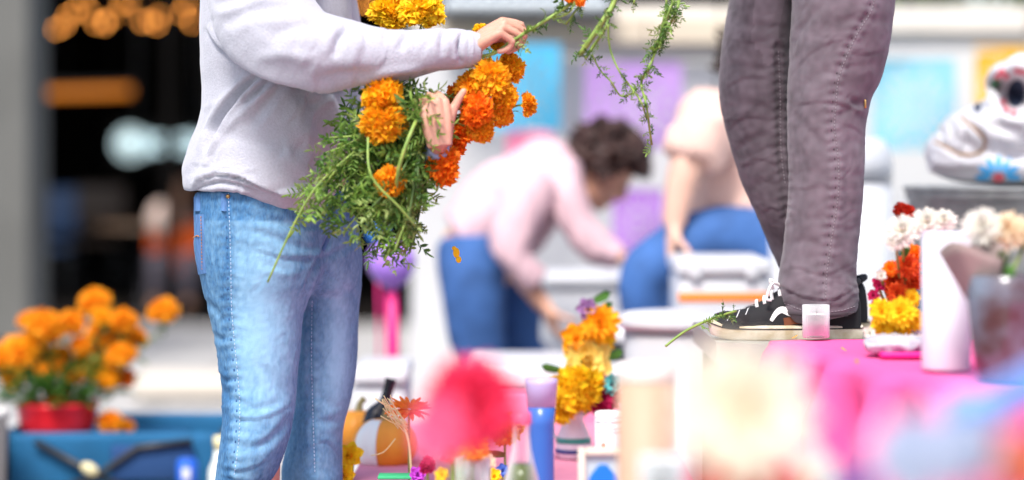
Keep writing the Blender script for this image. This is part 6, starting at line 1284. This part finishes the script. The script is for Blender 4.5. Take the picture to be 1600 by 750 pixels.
PM = [(20, 590, 18, 'g', 'golden marigold low at the left of the pot plant'), (212, 528, 15, 'o', 'orange marigold at the right shoulder of the plant'), (76, 578, 20, 'o', 'orange marigold low left of centre in the plant'), (168, 590, 18, 'g', 'golden marigold low right of centre in the plant'), (118, 590, 15, 'o', 'orange marigold just above the red pot'), (45, 500, 16, 'o', 'orange marigold at the upper left of the plant'), (158, 495, 17, 'g', 'golden marigold tucked below the tallest one'), (148, 472, 23, 'o', 'tallest orange marigold in the red pot plant'), (192, 502, 23, 'o', 'orange marigold right of the tallest one in the pot'), (112, 505, 20, 'o', 'orange marigold left of the tallest one in the pot'), (70, 512, 28, 'o', 'big orange marigold high on the left of the pot'), (165, 522, 28, 'o', 'orange marigold under the tallest one'), (32, 548, 30, 'o', 'orange marigold at the far left of the pot plant'), (144, 566, 27, 'g', 'golden marigold low in the front of the pot plant'), (96, 556, 17, 'g', 'small golden marigold in the middle of the pot plant'), (190, 556, 22, 'o', 'orange marigold on the right side above the lowest'), (194, 592, 16, 'r', 'deep orange marigold lowest on the right of the plant'), (256, 488, 25, 'o', 'lone orange marigold leaning out right on a long stem'), (88, 628, 20, 'o', 'orange marigold drooping over the red pot rim'), (4, 560, 20, 'o', 'orange marigold cut by the left frame edge'), (55, 540, 18, 'g', 'golden orange marigold left of centre in the plant'), (128, 540, 18, 'o', 'small orange marigold in the centre of the plant'), (172, 662, 20, 'o', 'orange marigold lying on the board right of the pot'), (196, 668, 14, 'o', 'small orange marigold lying on the board farthest right')]
for px, py, r_, kk, lab in PM:
    d = D+.2+random.uniform(-.06, .06)
    if py > 640:
        c = W(px, py, d); root = thing('marigold', c, lab, 'marigold', 'loose marigolds on the board'); inst('petals', HM[(kk, 0)], root, frame_to((.1, -.5, .8), c, 1, PX(r_, d))); inst('calyx', calx, root, frame_to((.1, -.5, .8), c, 1, PX(r_, d))); continue
    marigold(px, py, d, r_, kk, 0, (random.uniform(-.3, .3), -.6, .8), lab, base=base+Vector((random.uniform(-.05, .05), random.uniform(-.03, .03), 0)), leafn=10, group='marigolds in the red pot')
fo = MB()
for i in range(520):
    a = random.uniform(0, 6.28); q = random.random()**.5; x = base.x+q*.135*math.cos(a)-.012; y = base.y+q*.10*math.sin(a); z = base.z+random.uniform(.02, .15)*(1-.4*q)
    petal(fo, (x, y, z), Vector((math.cos(a)*.7, math.sin(a)*.7-.2, random.uniform(.15, 1.1))), Vector((0, 0, 1)), random.uniform(.03, .055), .012, ns=3, curl=-.5)
top('marigold_foliage', fo, m_bushleaf, 'leafy green mass of the marigold plant in the red pot', 'plant', tuple(base), kind='stuff')
# stacked pale pots at the far left edge
t = thing('white_tub', (W(2, 0, 5.95).x, 5.95, 0), 'pale grey planter bucket cut by the lower left frame edge', 'bucket'); x = W(-30, 0, 5.95).x; h_ = W(0, 640, 5.95).z
part('body', MB().lathe((x, 5.95, 0), [(.05, 0), (.065, h_-.02), (.072, h_-.02), (.072, h_), (.06, h_), (.055, h_-.05)], n=28), m_offw, t)
t = thing('water_bottle', (W(348, 0, 5.7).x, 5.7, 0), 'pale yellow topped bottle between the wagon and the jeans', 'bottle'); c = W(347, 715, 5.7)
part('body', MB().lathe((c.x, 5.7, 0), [(.03, 0), (.032, .01), (.032, c.z-.03), (.02, c.z), (.018, c.z+.02)], n=24), mat('bottle_pale', (.75, .78, .70), .3), t); part('cap', MB().lathe((c.x, 5.7, 0), [(.02, c.z+.02), (.021, c.z+.05), (.0001, c.z+.052)], n=20), mat('clip_cream', (.7, .6, .3)), t)
